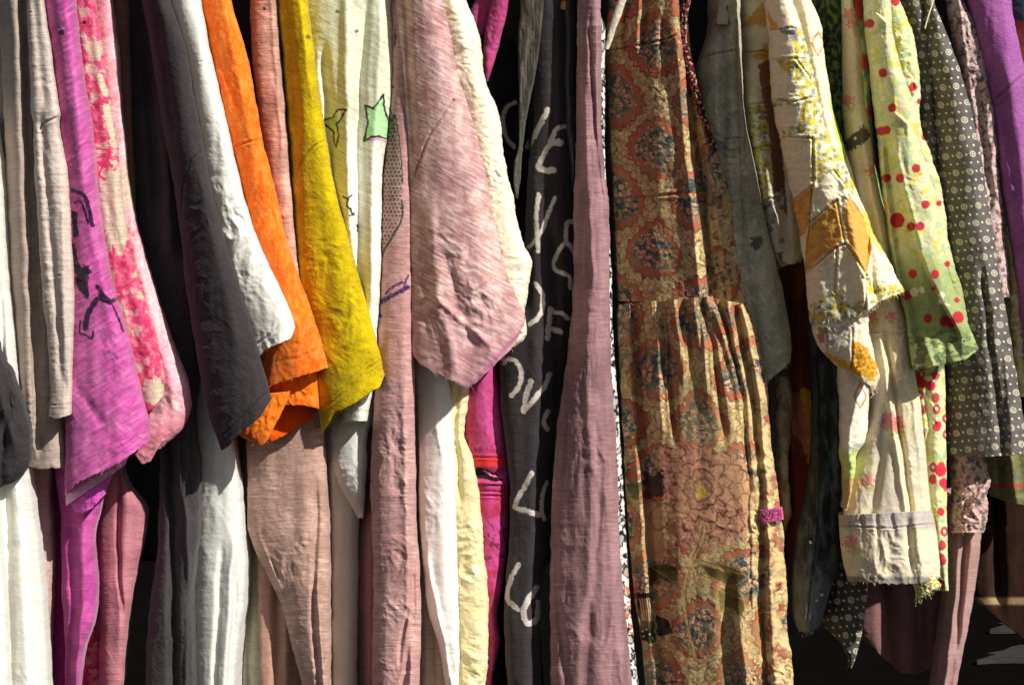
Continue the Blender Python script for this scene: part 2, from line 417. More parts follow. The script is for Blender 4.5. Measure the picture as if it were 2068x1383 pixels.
# ---- white long garment, far left
g = G('white_dress', 'long white cotton dress at the far left below the crumpled charcoal sleeve', 'dress', 20, 1400, -.02)
piece('skirt', [(240, -140, -14), (330, -140, 0), (500, -140, 12), (640, -140, 26), (760, -140, 38), (900, -140, 52), (1130, -140, 82), (1450, -130, 104)], -.075, 'white', white_, g,
      bf=.05, db=.06, folds=[('r', [(700, 20), (1400, 60)], .010, 16), ('v', [(600, 2), (1400, 22)], .012, 9), ('r', [(900, 45), (1400, 85)], .006, 9)], cr=(.0022, 36, 0), ext=10)
piece('side_panel', [(860, -120, -12), (1000, -120, -4), (1100, -120, 2), (1250, -120, 14), (1450, -120, 17)], -.13, 'white', white_, g, cr=(.0025, 30, 0), ext=10)

# ---- taupe linen shirt with long cuffed sleeve
g = G('linen_shirt', 'beige linen shirt with a long narrow cuffed sleeve beside the orchid tee', 'shirt', 100, 950, -.02)
def pt(i): i.mottle(C(150, 134, 122), 60, .25, 2); i.seam([(0+40, 0), (50, 300), (62, 560), (66, 900)][0:0] or [(62, 420), (64, 700), (68, 930)], C(120, 104, 94), .001, 2.5)
piece('body', [(0, -4, 62), (140, 4, 66), (300, 10, 72), (420, 14, 84), (560, 20, 100), (700, 28, 120), (850, 40, 130), (938, 50, 138)], -.07, 'linen', taupe, g, bf=.035, db=.06,
      folds=[('r', [(0, 28), (500, 46), (900, 60)], .010, 14), ('v', [(0, 48), (400, 62), (900, 80)], .010, 10), ('v', [(0, 8), (400, 20)], .006, 8)], cr=(.003, 26, .7, 1.0), hem=[(0, 0), (.3, 8), (.8, 6), (1, 0)], paint=pt)
piece('front_placket', [(0, -30, 22), (200, -30, 30), (600, -30, 40)], -.0, 'linen', C(150, 136, 126), g, res=3)
def ps(i):
    i.seam([(118, 236), (92, 248), (80, 262)], C(140, 122, 110), .0022, 3); i.seam([(100, 560), (122, 556)], None, .001, 2.5)
    i.dots([(62, 24, 3), (36, 45, 2.4)], 3, C(60, 45, 42)); i.seam([(100, 818), (142, 816)], C(150, 132, 120), .0012, 2.5)
piece('sleeve', [(0, 54, 86), (100, 58, 101), (200, 62, 115), (232, 64, 121), (246, 66, 117), (350, 70, 137), (450, 76, 142), (600, 86, 148), (700, 98, 146), (790, 101, 142), (842, 97, 141)], -.13, 'linen', beige, g,
      folds=[('v', [(250, 84), (500, 104), (780, 128)], .007, 8), ('r', [(420, 128), (800, 128)], .003, 6), ('v', [(0, 70), (200, 88)], .004, 8)], cr=(.0022, 26, .35, 1.2), hem=[(0, 0), (.4, 3), (1, -4)], paint=ps, db=.03)

# ---- dusty pink garment low at left
piece('dusty_skirt', [(800, 40, 100), (940, 48, 104), (1010, 52, 102), (1110, 60, 107), (1200, 62, 104), (1300, 68, 99), (1450, 70, 97)], -.0, 'linen', C(200, 168, 158), None, ext=10, bf=.02,
      folds=[('r', [(940, 60), (1100, 84), (1400, 88)], .006, 9)], cr=(.003, 26, 0), hem=None)
tag(COL.objects['dusty_skirt'], 'pinkish beige skirt strip between the long white dress and the dark gap', 'skirt')

# ---- orchid tee
orch = C(198, 84, 156); orch_d = C(158, 54, 128)
g = G('lettered_tee', 'orchid pink long tee with black brush lettering and a rolled raw sleeve hem', 't-shirt', 170, 1383, 0)
def po(i):
    i.mottle(C(222, 122, 184), 60, .45, 5, 120); i.mottle(orch_d, 26, .35, 8, 50); i.streak(-35, 50, 6, C(224, 140, 190), .35); i.streak(-35, 30, 7, orch_d, .3, 47)
    k = C(34, 14, 40)
    i.stroke([(146, 384), (158, 388), (170, 397), (178, 416), (186, 456)], 9, k, dry=.12); i.stroke([(150, 410), (163, 408), (172, 428), (178, 452)], 5, k, dry=.2)
    i.poly([(144, 425), (156, 430), (158, 478), (148, 480)], k)
    i.stroke([(147, 500), (152, 530), (164, 546), (178, 548)], 13, k, dry=.3); i.stroke([(176, 540), (168, 562), (176, 598), (158, 572), (170, 540)], 9, k, dry=.25)
    i.poly([(150, 540), (180, 545), (176, 600), (152, 566)], k, .85)
    i.stroke([(196, 578), (206, 592), (222, 607), (236, 604)], 8, k, dry=.3); i.stroke([(206, 596), (190, 612), (176, 640), (172, 662)], 12, k, dry=.12)
    i.stroke([(162, 648), (161, 672), (172, 676), (186, 684), (188, 668)], 4, k); i.stroke([(224, 608), (236, 636), (249, 668)], 4.5, k, dry=.4); i.stroke([(222, 612), (206, 606)], 7, k)
    i.seam([(182, 288), (160, 300), (146, 330)], orch_d, .0012, 3); i.dots([(124, 66, 6)], 6, C(70, 10, 60)); i.stroke([(118, 60), (130, 58)], 3, C(240, 190, 225))
piece('sleeve', [(0, 88, 148), (150, 106, 164), (290, 122, 186), (400, 130, 195), (560, 138, 222), (700, 134, 262), (800, 132, 285), (1000, 131, 880, 302)][:7] + [(865, 132, 301), (994, 130, 890, 300)], -.112, 'jersey_diag', orch, g,
      bf=.034, folds=[('v', [(0, 100), (300, 140)], .004, 8), ('r', [(0, 135), (400, 172), (760, 250)], .004, 12), ('v', [(780, 150), (860, 210), ], .003, 14)], cr=(.003, 46, .55), hem=[(0, 4), (.15, -6), (.4, 2), (.7, 8), (1, 0)], paint=po, fuzz=20, skew=.42)
piece('sleeve_lining', [(930, 140, 870, 290), (985, 136, 900, 286), (1002, 132, 915, 262), (1020, 134, 940, 250)], -.092, 'jersey', C(222, 170, 200), g, ext=1, res=1.8, cr=(.004, 16, 0), bf=.012, thick=.001)
piece('rolled_hem', [(950, 142, 900, 250), (990, 140, 940, 242), (1020, 146, 975, 216), (1038, 152, 1010, 206)], -.078, 'jersey', C(214, 84, 186), g, ext=1, res=1.8, cr=(.006, 15, 0), bf=.02, hem=[(0, -6), (.25, 4), (.6, 6), (1, -6)])
piece('body', [(840, 106, 222), (960, 112, 218), (1020, 120, 205), (1100, 124, 188), (1180, 124, 196), (1250, 128, 190), (1320, 132, 168), (1450, 130, 152)], -.02, 'jersey', orch, g, ext=10, bf=.03,
      folds=[('v', [(1000, 140), (1200, 150), (1400, 142)], .012, 9), ('r', [(1000, 170), (1190, 168), (1400, 150)], .006, 9)], cr=(.002, 40, 0), paint=lambda i: i.mottle(orch_d, 40, .6, 4))
piece('back_body', [(900, 96, 140), (1100, 100, 140), (1450, 100, 145)], .03, 'jersey', C(140, 40, 118), g, ext=10)  # same orchid cloth, coloured darker for the shade it hangs in

# ---- red floral tee with pale pink reverse
g = G('floral_tee', 'tee with crimson and cream blotched flowers and pale pink sleeve edge', 't-shirt', 320, 945, -.02)
def pf(i):
    red = C(226, 52, 108); cream = C(204, 190, 164); pk = C(240, 168, 178)
    i.mottle(C(186, 38, 84), 22, .55, 3); i.mottle(C(232, 136, 156), 14, .5, 73, 20, th=.1)
    n = fbm(i.x/34, i.y/40, 77, 4)
    m = sm(.12, .2, n)*(1-sm(.95, 1, i.y/2000)); i.mix(.85*sm(.2, .34, n+.09*fbm(i.x/5, i.y/6, 99, 2)), cream)
    i.mix(np.exp(-((n-.22)/.03)**2)*.5, C(250, 200, 205))
    i.poly([(205, 215), (232, 205), (242, 290), (236, 320), (222, 290)], cream, 1, 12)
    i.poly([(194, 345), (246, 330), (264, 450), (250, 500), (214, 505), (196, 430)], cream, 1, 12)
    i.poly([(236, 610), (262, 640), (262, 690), (280, 730), (262, 735), (240, 660)], C(190, 160, 140), .8, 8)
    i.poly([(288, 775), (326, 762), (332, 800), (306, 822), (286, 800)], cream, 1, 6)
    r2 = (np.abs(fbm(i.x/14, i.y/16, 21, 2)) < .07)*sm(.0, .1, n)*(1-sm(.3, .36, n)); i.mix(.8*r2, C(222, 150, 150))
    i.stroke([(168, 70), (176, 100), (200, 118)], 10, cream, dry=.4); i.stroke([(200, 155), (214, 190)], 14, cream, dry=.2)
    i.stroke([(196, 300), (222, 310), (200, 350), (212, 362)], 5, C(224, 40, 100)); i.dots([(170, 46, 4)], 4, C(60, 10, 30))
piece('sleeve', [(0, 140, 192), (100, 152, 206), (200, 162, 222), (300, 176, 238), (430, 188, 252), (520, 200, 266), (600, 215, 290), (700, 240, 318), (760, 262, 332), (838, 282, 800, 330)], -.088, 'jersey', C(210, 72, 112), g, res=1.6,
      folds=[('v', [(0, 170), (400, 215), (760, 290)], .003, 9)], hem=[(0, 0), (.5, 8), (1, 0)], cr=(.0016, 30, .2), paint=pf, bf=.02, db=.02)
def pp(i):
    i.streak(50, 14, 5, C(250, 222, 222), .5)
    i.mottle(C(252, 214, 214), 24, .6, 6, 60); i.mottle(C(214, 120, 150), 60, .35, 9); i.mix(.75*sm(760, 940, i.y), C(228, 120, 140))
    n = fbm(i.x/12, i.y/20, 5, 3); i.mix(.55*sm(.25, .4, n)*(1-sm(500, 560, i.y))*sm(330, 400, i.y), C(214, 90, 120)); i.mix(sm(240, 400, i.y)*(1-sm(400, 450, i.y))*.7, C(214, 200, 170))
piece('sleeve_reverse', [(0, 180, 224), (100, 190, 237), (240, 205, 246), (430, 222, 270), (520, 232, 293), (600, 250, 318), (700, 275, 352), (770, 290, 380), (815, 296, 386), (860, 284, 372), (945, 268, 905, 326)], -.07, 'jersey_diag', C(238, 172, 180), g,
      folds=[('r', [(500, 270), (800, 350)], .004, 10)], hem=[(0, -36), (.3, 4), (.62, 12), (.8, -6), (1, 0)], cr=(.0028, 26, .7), paint=pp, db=.03)
piece('lower_body', [(900, 195, 236), (985, 192, 262), (1040, 194, 300), (1090, 196, 293), (1150, 196, 278), (1250, 200, 262), (1450, 200, 244)], .02, 'linen', C(190, 124, 132), g, ext=10, bf=.03,
      folds=[('v', [(960, 240), (1100, 238), (1220, 246)], .009, 4), ('r', [(1000, 255), (1300, 240)], .005, 10)], cr=(.0015, 40, 0), paint=lambda i: i.mottle(C(156, 92, 104), 50, .5, 3))
piece('floral_lining', [(1040, 168, 205), (1200, 168, 208), (1450, 164, 208)], .055, 'jersey', C(226, 52, 108), g, ext=10, paint=pf, res=1.8)

# ---- brown strip
piece('brown_shirt', [(0, 205, 262), (200, 222, 266), (430, 240, 276), (700, 250, 300)], -.03, 'linen', C(140, 104, 92), None, cr=(.002, 30, 0))
tag(COL.objects['brown_shirt'], 'dusty brown shirt strip squeezed between the floral tee and charcoal tee', 'shirt')

# ---- charcoal tee
g = G('charcoal_tee', 'faded charcoal fleece tee with wide short sleeve overlapping the white sleeve', 't-shirt', 330, 1383, 0)
def pc(i): i.mottle(C(48, 43, 45), 40, .45, 4, 90); i.seam([(408, 302), (384, 330), (370, 380), (366, 460)], C(38, 34, 38), .0016, 3)
piece('body', [(0, 255, 330), (200, 262, 380), (400, 264, 392), (560, 274, 402), (700, 300, 410), (850, 325, 390), (950, 322, 402), (1050, 320, 403), (1130, 316, 394), (1200, 305, 386), (1450, 290, 392)], -.03, 'fleece', C(62, 57, 58), g, bf=.03, db=.2,
      folds=[('v', [(0, 288), (400, 320)], .014, 14), ('r', [(0, 315), (500, 345)], .01, 14), ('v', [(900, 345), (1100, 350), (1400, 352)], .018, 10), ('r', [(820, 376), (1000, 372), (1150, 382), (1400, 376)], .008, 5), ('r', [(900, 360), (1010, 366)], .006, 4)], cr=(.0045, 44, .5, 1.8), paint=pc)
piece('sleeve', [(0, 288, 342), (100, 305, 375), (200, 320, 392), (290, 335, 410), (340, 345, 418), (450, 362, 445), (600, 378, 490), (700, 395, 518), (760, 404, 535), (917, 440, 806, 548)], -.122, 'fleece', char_, g, bf=.034,
      folds=[('v', [(0, 310), (250, 350)], .004, 9), ('r', [(320, 395), (700, 480)], .004, 16)], hem=[(0, -28), (.06, 0), (.16, 2), (.4, 2), (.8, 12), (1, 0)], cr=(.0036, 34, .6), paint=lambda i: (pc(i), i.seam([(438, 890), (470, 862), (540, 790)], C(26, 22, 24), .0016, 3, .4, False)), skew=.55, fuzz=10)

# ---- white tee next to it
g = G('white_tee', 'white tee whose rounded sleeve hangs between charcoal and orange sleeves', 't-shirt', 430, 1383, 0)
piece('sleeve', [(0, 335, 404), (100, 362, 422), (200, 380, 445), (300, 398, 468), (400, 412, 492), (500, 432, 527), (600, 458, 574), (645, 480, 592), (668, 500, 590), (740, 525, 694, 572)][:8] + [(735, 505, 660, 596)], -.102, 'white', white_, g, bf=.032,
      folds=[('v', [(300, 440), (700, 540)], .002, 20)], hem=[(0, 0), (.35, -4), (.65, 6), (.9, 16), (1, 0)], cr=(.004, 30, .6), skew=.55, paint=lambda i: (i.seam([(404, 126), (424, 118), (432, 120)], C(180, 180, 172), .001, 2.5), i.seam([(500, 706), (540, 680), (588, 640)], C(190, 190, 182), .0014, 3, .4, False)))
piece('body', [(700, 380, 440), (800, 384, 448), (900, 392, 470), (1000, 394, 486), (1080, 392, 493), (1150, 390, 497), (1230, 390, 492), (1320, 392, 480), (1450, 396, 474)], .0, 'white', C(228, 227, 220), g, ext=10, bf=.032, db=.15,
      folds=[('v', [(1130, 446), (1400, 432)], .007, 6), ('r', [(1100, 470), (1400, 452)], .006, 8), ('v', [(1180, 476), (1400, 462)], .005, 5)], cr=(.0022, 44, 0, 1.8))

# ---- orange tee
og = C(255, 116, 18)
g = G('orange_tee', 'bright orange tee with its raw hem folded back on itself', 't-shirt', 580, 900, -.04)
def pg(i):
    i.mottle(C(255, 150, 60), 22, .35, 5, 60); i.mottle(C(220, 84, 8), 60, .3, 9)
    i.seam([(474, 296), (500, 288), (534, 279)], C(170, 56, 4), .0018, 3, curve=False)
    i.mottle(C(255, 176, 96), 9, .25, 15, 22, th=.1); i.stitches([(548, 732), (600, 722), (640, 704)], C(190, 70, 10), 5, 2)
piece('sleeve', [(0, 396, 466), (100, 418, 496), (200, 438, 516), (290, 458, 532), (380, 478, 556), (480, 500, 578), (560, 520, 604), (640, 530, 634), (700, 536, 652), (785, 528, 742, 663)], -.08, 'cotton', og, g, bf=.03,
      folds=[('r', [(0, 450), (280, 505)], .003, 8), ('v', [(60, 425), (200, 470)], .003, 7), ('v', [(430, 548), (520, 574)], .0025, 5)], hem=[(0, 0), (.4, -1), (1, 0)], cr=(.002, 30, .1, 1.6), paint=pg, fuzz=12, db=.02)
piece('folded_hem', [(745, 530, 720, 640), (780, 532, 752, 641), (800, 535, 790, 643), (808, 545, 824, 645)], -.062, 'cotton', og, g, ext=1, bf=.022, res=1.8, cr=(.005, 24, 0), paint=lambda i: (i.mottle(C(255, 150, 60), 22, .35, 5)), hem=[(0, 0), (.35, 4), (.7, -2), (1, 0)], db=.02)
piece('inner_sleeve', [(770, 520, 750, 640), (820, 512, 790, 643), (860, 520, 822, 642), (893, 545, 845, 636)], -.035, 'cotton', C(238, 88, 10), g, ext=1, bf=.012, res=1.8, tilt=.02, cr=(.004, 28, 0), hem=[(0, 0), (.3, 2), (.6, -3), (1, 0)], db=.015)
piece('turned_flap', [(800, 476, 790, 586), (830, 474, 806, 582), (870, 480, 838, 566), (912, 508, 885, 542)], -.088, 'cotton', C(255, 124, 28), g, ext=1, bf=.012, res=1.8, cr=(.003, 30, 0), hem=[(0, -22), (.3, -6), (.6, 4), (1, 0)], db=.012, fuzz=8)
piece('side_seam', [(840, 448, 472), (900, 456, 476), (1000, 470, 483), (1056, 478, 485)], .012, 'cotton', og, g, ext=1, res=1.6, bf=.008, cr=(.003, 12, 0), db=.03)

# ---- black narrow garment between orange and salmon
piece('black_shirt', [(0, 455, 514), (150, 478, 522), (300, 490, 545), (500, 500, 570), (900, 480, 530), (1060, 470, 512)], .035, 'jersey', C(64, 58, 60), None, cr=(.002, 40, 0), db=.1,
      paint=lambda i: i.dots([(485, 38, 3), (492, 78, 3)], 3, C(20, 10, 12)))
tag(COL.objects['black_shirt'], 'thin black shirt showing behind the orange tee and salmon tee', 'shirt')

# ---- salmon linen tee/dress
sal = C(194, 158, 144)
g = G('salmon_dress', 'long salmon beige slub linen dress below the orange hem', 'dress', 590, 1383, 0)
def psl(i): i.streak(4, 46, 3.6, C(224, 192, 176), .5); i.streak(4, 30, 4, C(150, 114, 100), .45, 48); i.mottle(C(160, 124, 108), 40, .6, 12, 60); i.dots([(534, 18, 4), (517, 88, 2)], 3, C(70, 20, 20))
piece('upper_body', [(0, 505, 561), (100, 508, 566), (200, 518, 575), (300, 530, 582), (400, 545, 590), (500, 560, 598), (620, 575, 612), (800, 590, 640)], -.058, 'linen', C(224, 170, 152), g, folds=[('r', [(0, 548), (300, 570)], .004, 6)], cr=(.0014, 30, 0), paint=psl, bf=.02)
piece('skirt', [(690, 520, 644), (800, 500, 650), (900, 498, 655), (960, 500, 658), (1060, 500, 664), (1110, 514, 665), (1160, 540, 665), (1220, 568, 665), (1300, 588, 665), (1360, 604, 665), (1450, 628, 665)], .0, 'linen', sal, g, ext=10, bf=.03, db=.12,
      folds=[('v', [(1000, 640), (1250, 632), (1400, 645)], .007, 6), ('r', [(1080, 520), (1180, 562), (1400, 622)], .005, 6), ('r', [(1180, 640), (1400, 655)], .006, 5), ('v', [(850, 560), (1150, 600)], .002, 16)], cr=(.0055, 36, .5, 1.3), paint=psl, skew=.6)
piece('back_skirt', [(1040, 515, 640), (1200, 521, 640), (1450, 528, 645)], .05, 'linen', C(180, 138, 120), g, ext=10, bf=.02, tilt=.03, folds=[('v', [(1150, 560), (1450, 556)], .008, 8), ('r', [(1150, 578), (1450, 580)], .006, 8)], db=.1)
# sage thin one
piece('sage_skirt', [(980, 484, 520), (1100, 486, 530), (1450, 484, 535)], .07, 'linen', C(196, 192, 166), None, ext=10, folds=[('v', [(1100, 500), (1450, 505)], .006, 5)], db=.08)
tag(COL.objects['sage_skirt'], 'sage cream skirt sliver between the white tee and the salmon dress', 'skirt')

# ---- mustard tee
mus = C(190, 164, 4)
g = G('mustard_tee', 'acid mustard yellow tee sleeve with a curved shoulder seam and loose thread', 't-shirt', 700, 870, -.05)
def pm(i):
    i.mottle(C(206, 182, 12), 18, .4, 5, 30); i.mottle(C(160, 134, 4), 50, .45, 9)
    i.seam([(655, 284), (630, 300), (608, 330), (594, 372)], C(130, 110, 2), .0016, 3); i.seam([(768, 728), (740, 746), (700, 790), (655, 824)], C(150, 130, 2), .0014, 3, curve=False)
    i.stitches([(762, 722), (734, 738), (694, 782), (655, 816)], C(140, 120, 2), 5, 2)
    i.dots([(622, 75, 5)], 5, C(120, 100, 0))
piece('sleeve', [(0, 556, 621), (100, 568, 633), (200, 575, 646), (290, 584, 660), (400, 590, 681), (500, 596, 710), (600, 606, 737), (700, 625, 764), (872, 648, 756, 776)], -.064, 'fleece', mus, g, bf=.032,
      folds=[('v', [(0, 580), (250, 600)], .004, 8), ('r', [(0, 604), (200, 630)], .003, 7), ('v', [(300, 622), (750, 680)], .002, 18)], hem=[(0, 0), (.2, -16), (.5, 2), (.8, 10), (.93, 16), (1, 0)], cr=(.003, 34, .6), paint=pm, skew=.55, fuzz=10)
def thread(name, pts, r, col, mat, parent):
    P = [Vector((*unproj(float(p[0]), float(p[1]), p[2]), 0)) for p in smooth3(pts)]
    P = [Vector((a.x, q[2], a.y)) for a, q in zip(P, smooth3(pts))]
    V = []; F = []
    for i, p in enumerate(P):
        t = (P[min(i+1, len(P)-1)]-P[max(i-1, 0)]).normalized(); a = t.orthogonal().normalized(); b = t.cross(a)
        for k in range(5): V.append(tuple(p+r*(math.cos(k*1.2566)*a+math.sin(k*1.2566)*b)))
        if i: F += [((i-1)*5+k, (i-1)*5+(k+1) % 5, i*5+(k+1) % 5, i*5+k) for k in range(5)]
    me = mesh_from(V, F, tuple(parent.location), name); V = np.array(V)
    attrs(me, np.tile(col, (len(V), 1)), V); return link(me, name, M[mat], parent, (0, 0, 0))
def smooth3(pts, n=5):
    P = np.array(pts, float); out = []
    for i in range(len(P)-1):
        p0 = P[max(i-1, 0)]; p1 = P[i]; p2 = P[i+1]; p3 = P[min(i+2, len(P)-1)]
        for k in range(n):
            t = k/n; out.append(tuple(.5*((2*p1)+(-p0+p2)*t+(2*p0-5*p1+4*p2-p3)*t*t+(-p0+3*p1-3*p2+p3)*t**3)))
    out.append(tuple(P[-1])); return out
thread('loose_thread', [(703, 808, -.052), (708, 812, -.06), (703, 802, -.064), (712, 812, -.066), (705, 818, -.062), (716, 812, -.06), (708, 824, -.058)], .0007, C(240, 220, 30), 'jersey', g)

# ---- star tee (cream/pale green)
g = G('star_tee', 'cream and pale green tee printed with black outlined stars', 't-shirt', 700, 1383, .05)
def pst(i):
    grn = C(196, 204, 150); i.mix(.9*(1-sm(120, 420, i.y+18*fbm(i.x/40, i.y/60, 3, 2))), C(218, 218, 188)); i.streak(25, 60, 5, C(240, 238, 222), .3); i.mix(.35*sm(-.1, .5, fbm(i.x/50, i.y/120, 9)), C(232, 234, 206))
    k = C(34, 26, 40)
    st = [(737, 213), (754, 220), (774, 192), (777, 223), (787, 248), (783, 282), (765, 276), (749, 278), (735, 286), (743, 248)]
    i.poly(st, C(170, 226, 158), .95, 1); i.stroke([(740, 282), (750, 283), (765, 281), (778, 286)], 4, C(214, 130, 180), curve=False)
    for a, b in zip(st, st[1:]+st[:1]): i.stroke([a, b], 4.2, k)
    st2 = [(655, 243), (672, 237), (682, 222), (699, 221), (690, 238), (680, 252), (684, 272), (680, 296), (675, 292), (674, 268), (664, 258), (654, 250)]
    i.poly([(655, 243), (678, 235), (684, 222), (680, 252), (674, 266)], C(170, 206, 120), .8, 1)
    for a, b in zip(st2, st2[1:]+st2[:1]): i.stroke([a, b], 3.4, k)
    for a, b in (((693, 398), (703, 402)), ((703, 402), (710, 395)), ((703, 403), (700, 416)), ((700, 416), (708, 422)), ((708, 422), (713, 436)), ((706, 436), (716, 432)), ((722, 455), (722, 468))): i.stroke([a, b], 3.6, k)
    i.dots([(720, 64, 4), (681, 24, 4)], 3, C(110, 112, 80)); i.seam([(770, 288), (774, 330)], C(160, 160, 140), .001, 2)
piece('body', [(0, 606, 790), (100, 620, 794), (220, 635, 788), (290, 646, 780), (350, 656, 772), (450, 678, 770), (560, 700, 768), (660, 706, 762), (760, 700, 757), (850, 690, 740)], -.04, 'jersey_diag2', C(238, 236, 222), g, res=1.7, bf=.03, db=.12,
      folds=[('r', [(0, 700), (180, 700), (480, 706)], .009, 11), ('v', [(0, 740), (200, 725), (330, 722), (600, 730)], .014, 12), ('v', [(120, 655), (330, 668)], .014, 10), ('r', [(0, 775), (300, 755), (600, 750)], .006, 10)], cr=(.0018, 50, 0, 2), paint=pst)
def pw2(i): i.mottle(C(200, 196, 186), 60, .3, 4)
piece('sleeve_lining', [(740, 690, 752), (800, 672, 760), (835, 670, 756), (880, 668, 742), (960, 678, 740), (1045, 722, 1046, 734)], -.0, 'white', C(224, 224, 216), g, ext=1, bf=.022, cr=(.0028, 30, 0),
      folds=[('v', [(850, 742), (905, 668)], .003, 12), ('r', [(800, 750), (1000, 724)], .003, 9)], hem=[(0, 0), (1, 0)], db=.03, paint=pw2)
piece('lower_body', [(800, 648, 700), (900, 652, 715), (1000, 658, 726), (1100, 662, 724), (1450, 668, 720)], .03, 'white', C(206, 202, 188), g, ext=1, bf=.022, folds=[('r', [(860, 676), (1000, 672)], .006, 8)], cr=(.001, 40, 0), paint=pw2, db=.12)

# ---- dusty pink dress with scaly print
dp = C(200, 156, 150)
g = G('scale_print_dress', 'dusty pink slub dress with a dark green scaly tail print and purple stroke', 'dress', 800, 1383, .03)
def pd(i):
    i.streak(3, 40, 3.6, C(224, 186, 176), .5); i.streak(3, 30, 4, C(150, 106, 104), .45, 48); i.mottle(C(176, 126, 124), 60, .5, 3, 120)
    k = C(40, 50, 36)
    tail = [(776, 190), (796, 236), (806, 300), (812, 360), (812, 430), (800, 470), (776, 515), (766, 520), (768, 420), (772, 330)]
    ins = i.inside(tail, 1.5)
    i.mix(ins*.55*(1-sm(330, 480, i.y)), C(96, 112, 78)); i.mix(ins*.35, C(190, 150, 140))
    gx = (i.x+.5*i.y*.2)/7.5; gy = i.y/8.0; row = np.floor(gy); fx = gx+.5*(row % 2); fx = fx-np.floor(fx)-.5; fy = gy-row-.5
    i.mix(ins*(np.hypot(fx*1.0, fy) < .3+.08*perlin(i.x/20, i.y/20, 4))*.85, k)
    cm = np.abs(((i.x+i.y*.7)/11) % 1-.5); i.mix(ins*(1-sm(250, 300, i.y))*(cm < .14)*.8, k); cm = np.abs(((i.x-i.y*.7)/11) % 1-.5); i.mix(ins*(1-sm(250, 300, i.y))*(cm < .14)*.8, k)
    i.stroke([(812, 405), (812, 440), (796, 472), (774, 510), (766, 536)], 4, C(52, 66, 40)); i.stroke([(798, 230), (808, 300), (814, 370)], 2.5, k)
    pu = C(70, 24, 96)
    i.stroke([(764, 614), (790, 598), (824, 580)], 9, pu, dry=.25, warp=2.5); i.stroke([(780, 592), (796, 578), (812, 570)], 5, pu, dry=.4); i.stroke([(762, 622), (768, 640)], 6, pu); i.stroke([(816, 576), (824, 556)], 4, pu)
    i.stroke([(808, 0), (804, 26)], 5, C(60, 76, 52), dry=.3); i.stroke([(798, 60), (798, 90)], 4, C(60, 60, 52), dry=.2)
    i.dots([(794, 176, 3)], 3, C(80, 60, 60))
piece('front_panel', [(0, 782, 826), (150, 782, 832), (300, 776, 838), (400, 769, 840), (560, 765, 838), (640, 762, 836), (760, 757, 836), (870, 752, 838), (980, 748, 839), (1080, 752, 842), (1200, 754, 849), (1300, 752, 850), (1450, 750, 842)], -.042, 'linen', dp, g, res=1.8, bf=.028, db=.1,
      folds=[('r', [(820, 815), (1400, 830)], .005, 8), ('v', [(880, 838), (1250, 834), (1400, 812)], .006, 6), ('v', [(1220, 826), (1330, 806)], .004, 4)], cr=(.0045, 34, .65, 1.6), paint=pd)
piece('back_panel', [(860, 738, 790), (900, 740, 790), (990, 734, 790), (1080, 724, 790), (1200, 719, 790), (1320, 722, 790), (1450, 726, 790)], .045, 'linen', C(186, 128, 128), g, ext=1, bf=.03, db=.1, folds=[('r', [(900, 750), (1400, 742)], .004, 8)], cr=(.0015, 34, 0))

# ---- big dusty pink sleeve
g = None
def pb(i):
    i.mottle(C(236, 206, 200), 22, .6, 31, 44); i.mottle(C(166, 114, 118), 60, .55, 7, 100); i.streak(27, 46, 4.5, C(238, 208, 198), .55); i.streak(27, 30, 6, C(150, 100, 108), .4, 47); i.mix(.45*sm(560, 760, i.y), C(184, 132, 142))
    i.seam([(916, 203), (890, 240), (862, 284), (846, 330), (826, 390)], C(150, 104, 80), .002, 3.2)
    i.mix(.6*np.exp(-((i.y-(660+(1060-i.x)*1.1))/8)**2)*(i.x > 930), C(160, 60, 120))
piece('pink_tee', [(0, 796, 894), (60, 802, 908), (150, 808, 925), (210, 812, 944), (300, 819, 970), (400, 823, 990), (500, 825, 1010), (560, 827, 1026), (600, 828, 1044), (650, 829, 1060), (784, 832, 700, 1056)], -.07, 'jersey_diag2', C(204, 160, 152), None, bf=.036, db=.03,
      folds=[('v', [(0, 818), (300, 836)], .006, 7), ('r', [(420, 868), (620, 886), (740, 920)], .005, 14), ('v', [(540, 905), (700, 955)], .005, 12), ('r', [(600, 880), (700, 990)], .004, 10)],
      hem=[(0, -72), (.07, -43), (.2, -15), (.35, 13), (.5, 42), (.58, 37), (.7, 20), (.85, 2), (.95, -14), (1, -42)], cr=(.0055, 42, .78, 1.0), paint=pb, skew=.55, fuzz=16)
tag(COL.objects['pink_tee'], 'dusty pink tee with a big crumpled flared sleeve and curved seam', 't-shirt')
# ---- cream crinkled sleeve + lower parts
g = G('cream_blouse', 'cream crinkle cotton blouse whose bright sleeve edges the big pink sleeve', 'blouse', 960, 740, -.05)
piece('sleeve', [(0, 860, 941), (60, 872, 966), (180, 900, 984), (220, 910, 1006), (300, 930, 1016), (400, 950, 1036), (500, 965, 1060), (532, 970, 1075), (590, 985, 1066), (630, 990, 1060), (670, 985, 1062), (765, 925, 705, 1040)], -.036, 'cotton', C(236, 230, 204), g, bf=.03,
      cr=(.0045, 24, .3, .8), hem=[(0, 0), (.4, 14), (1, -6)], folds=[('r', [(0, 915), (180, 960)], .003, 12)], wob=3, db=.03)
g = G('white_blouse', 'long plain white blouse panel hanging below the big pink sleeve', 'blouse', 880, 1383, .0)
piece('front', [(690, 838, 890), (760, 840, 905), (860, 846, 915), (960, 846, 919), (1060, 848, 922), (1160, 856, 925), (1240, 866, 927), (1300, 885, 928), (1450, 905, 926)], .0, 'white', C(238, 236, 228), g, ext=1, bf=.024, db=.06,
      folds=[('r', [(1130, 862), (1220, 880), (1400, 915)], .007, 6), ('v', [(800, 900), (1100, 905)], .002, 12), ('r', [(860, 884), (920, 892)], .003, 5)], cr=(.0032, 40, .2, 1.5))
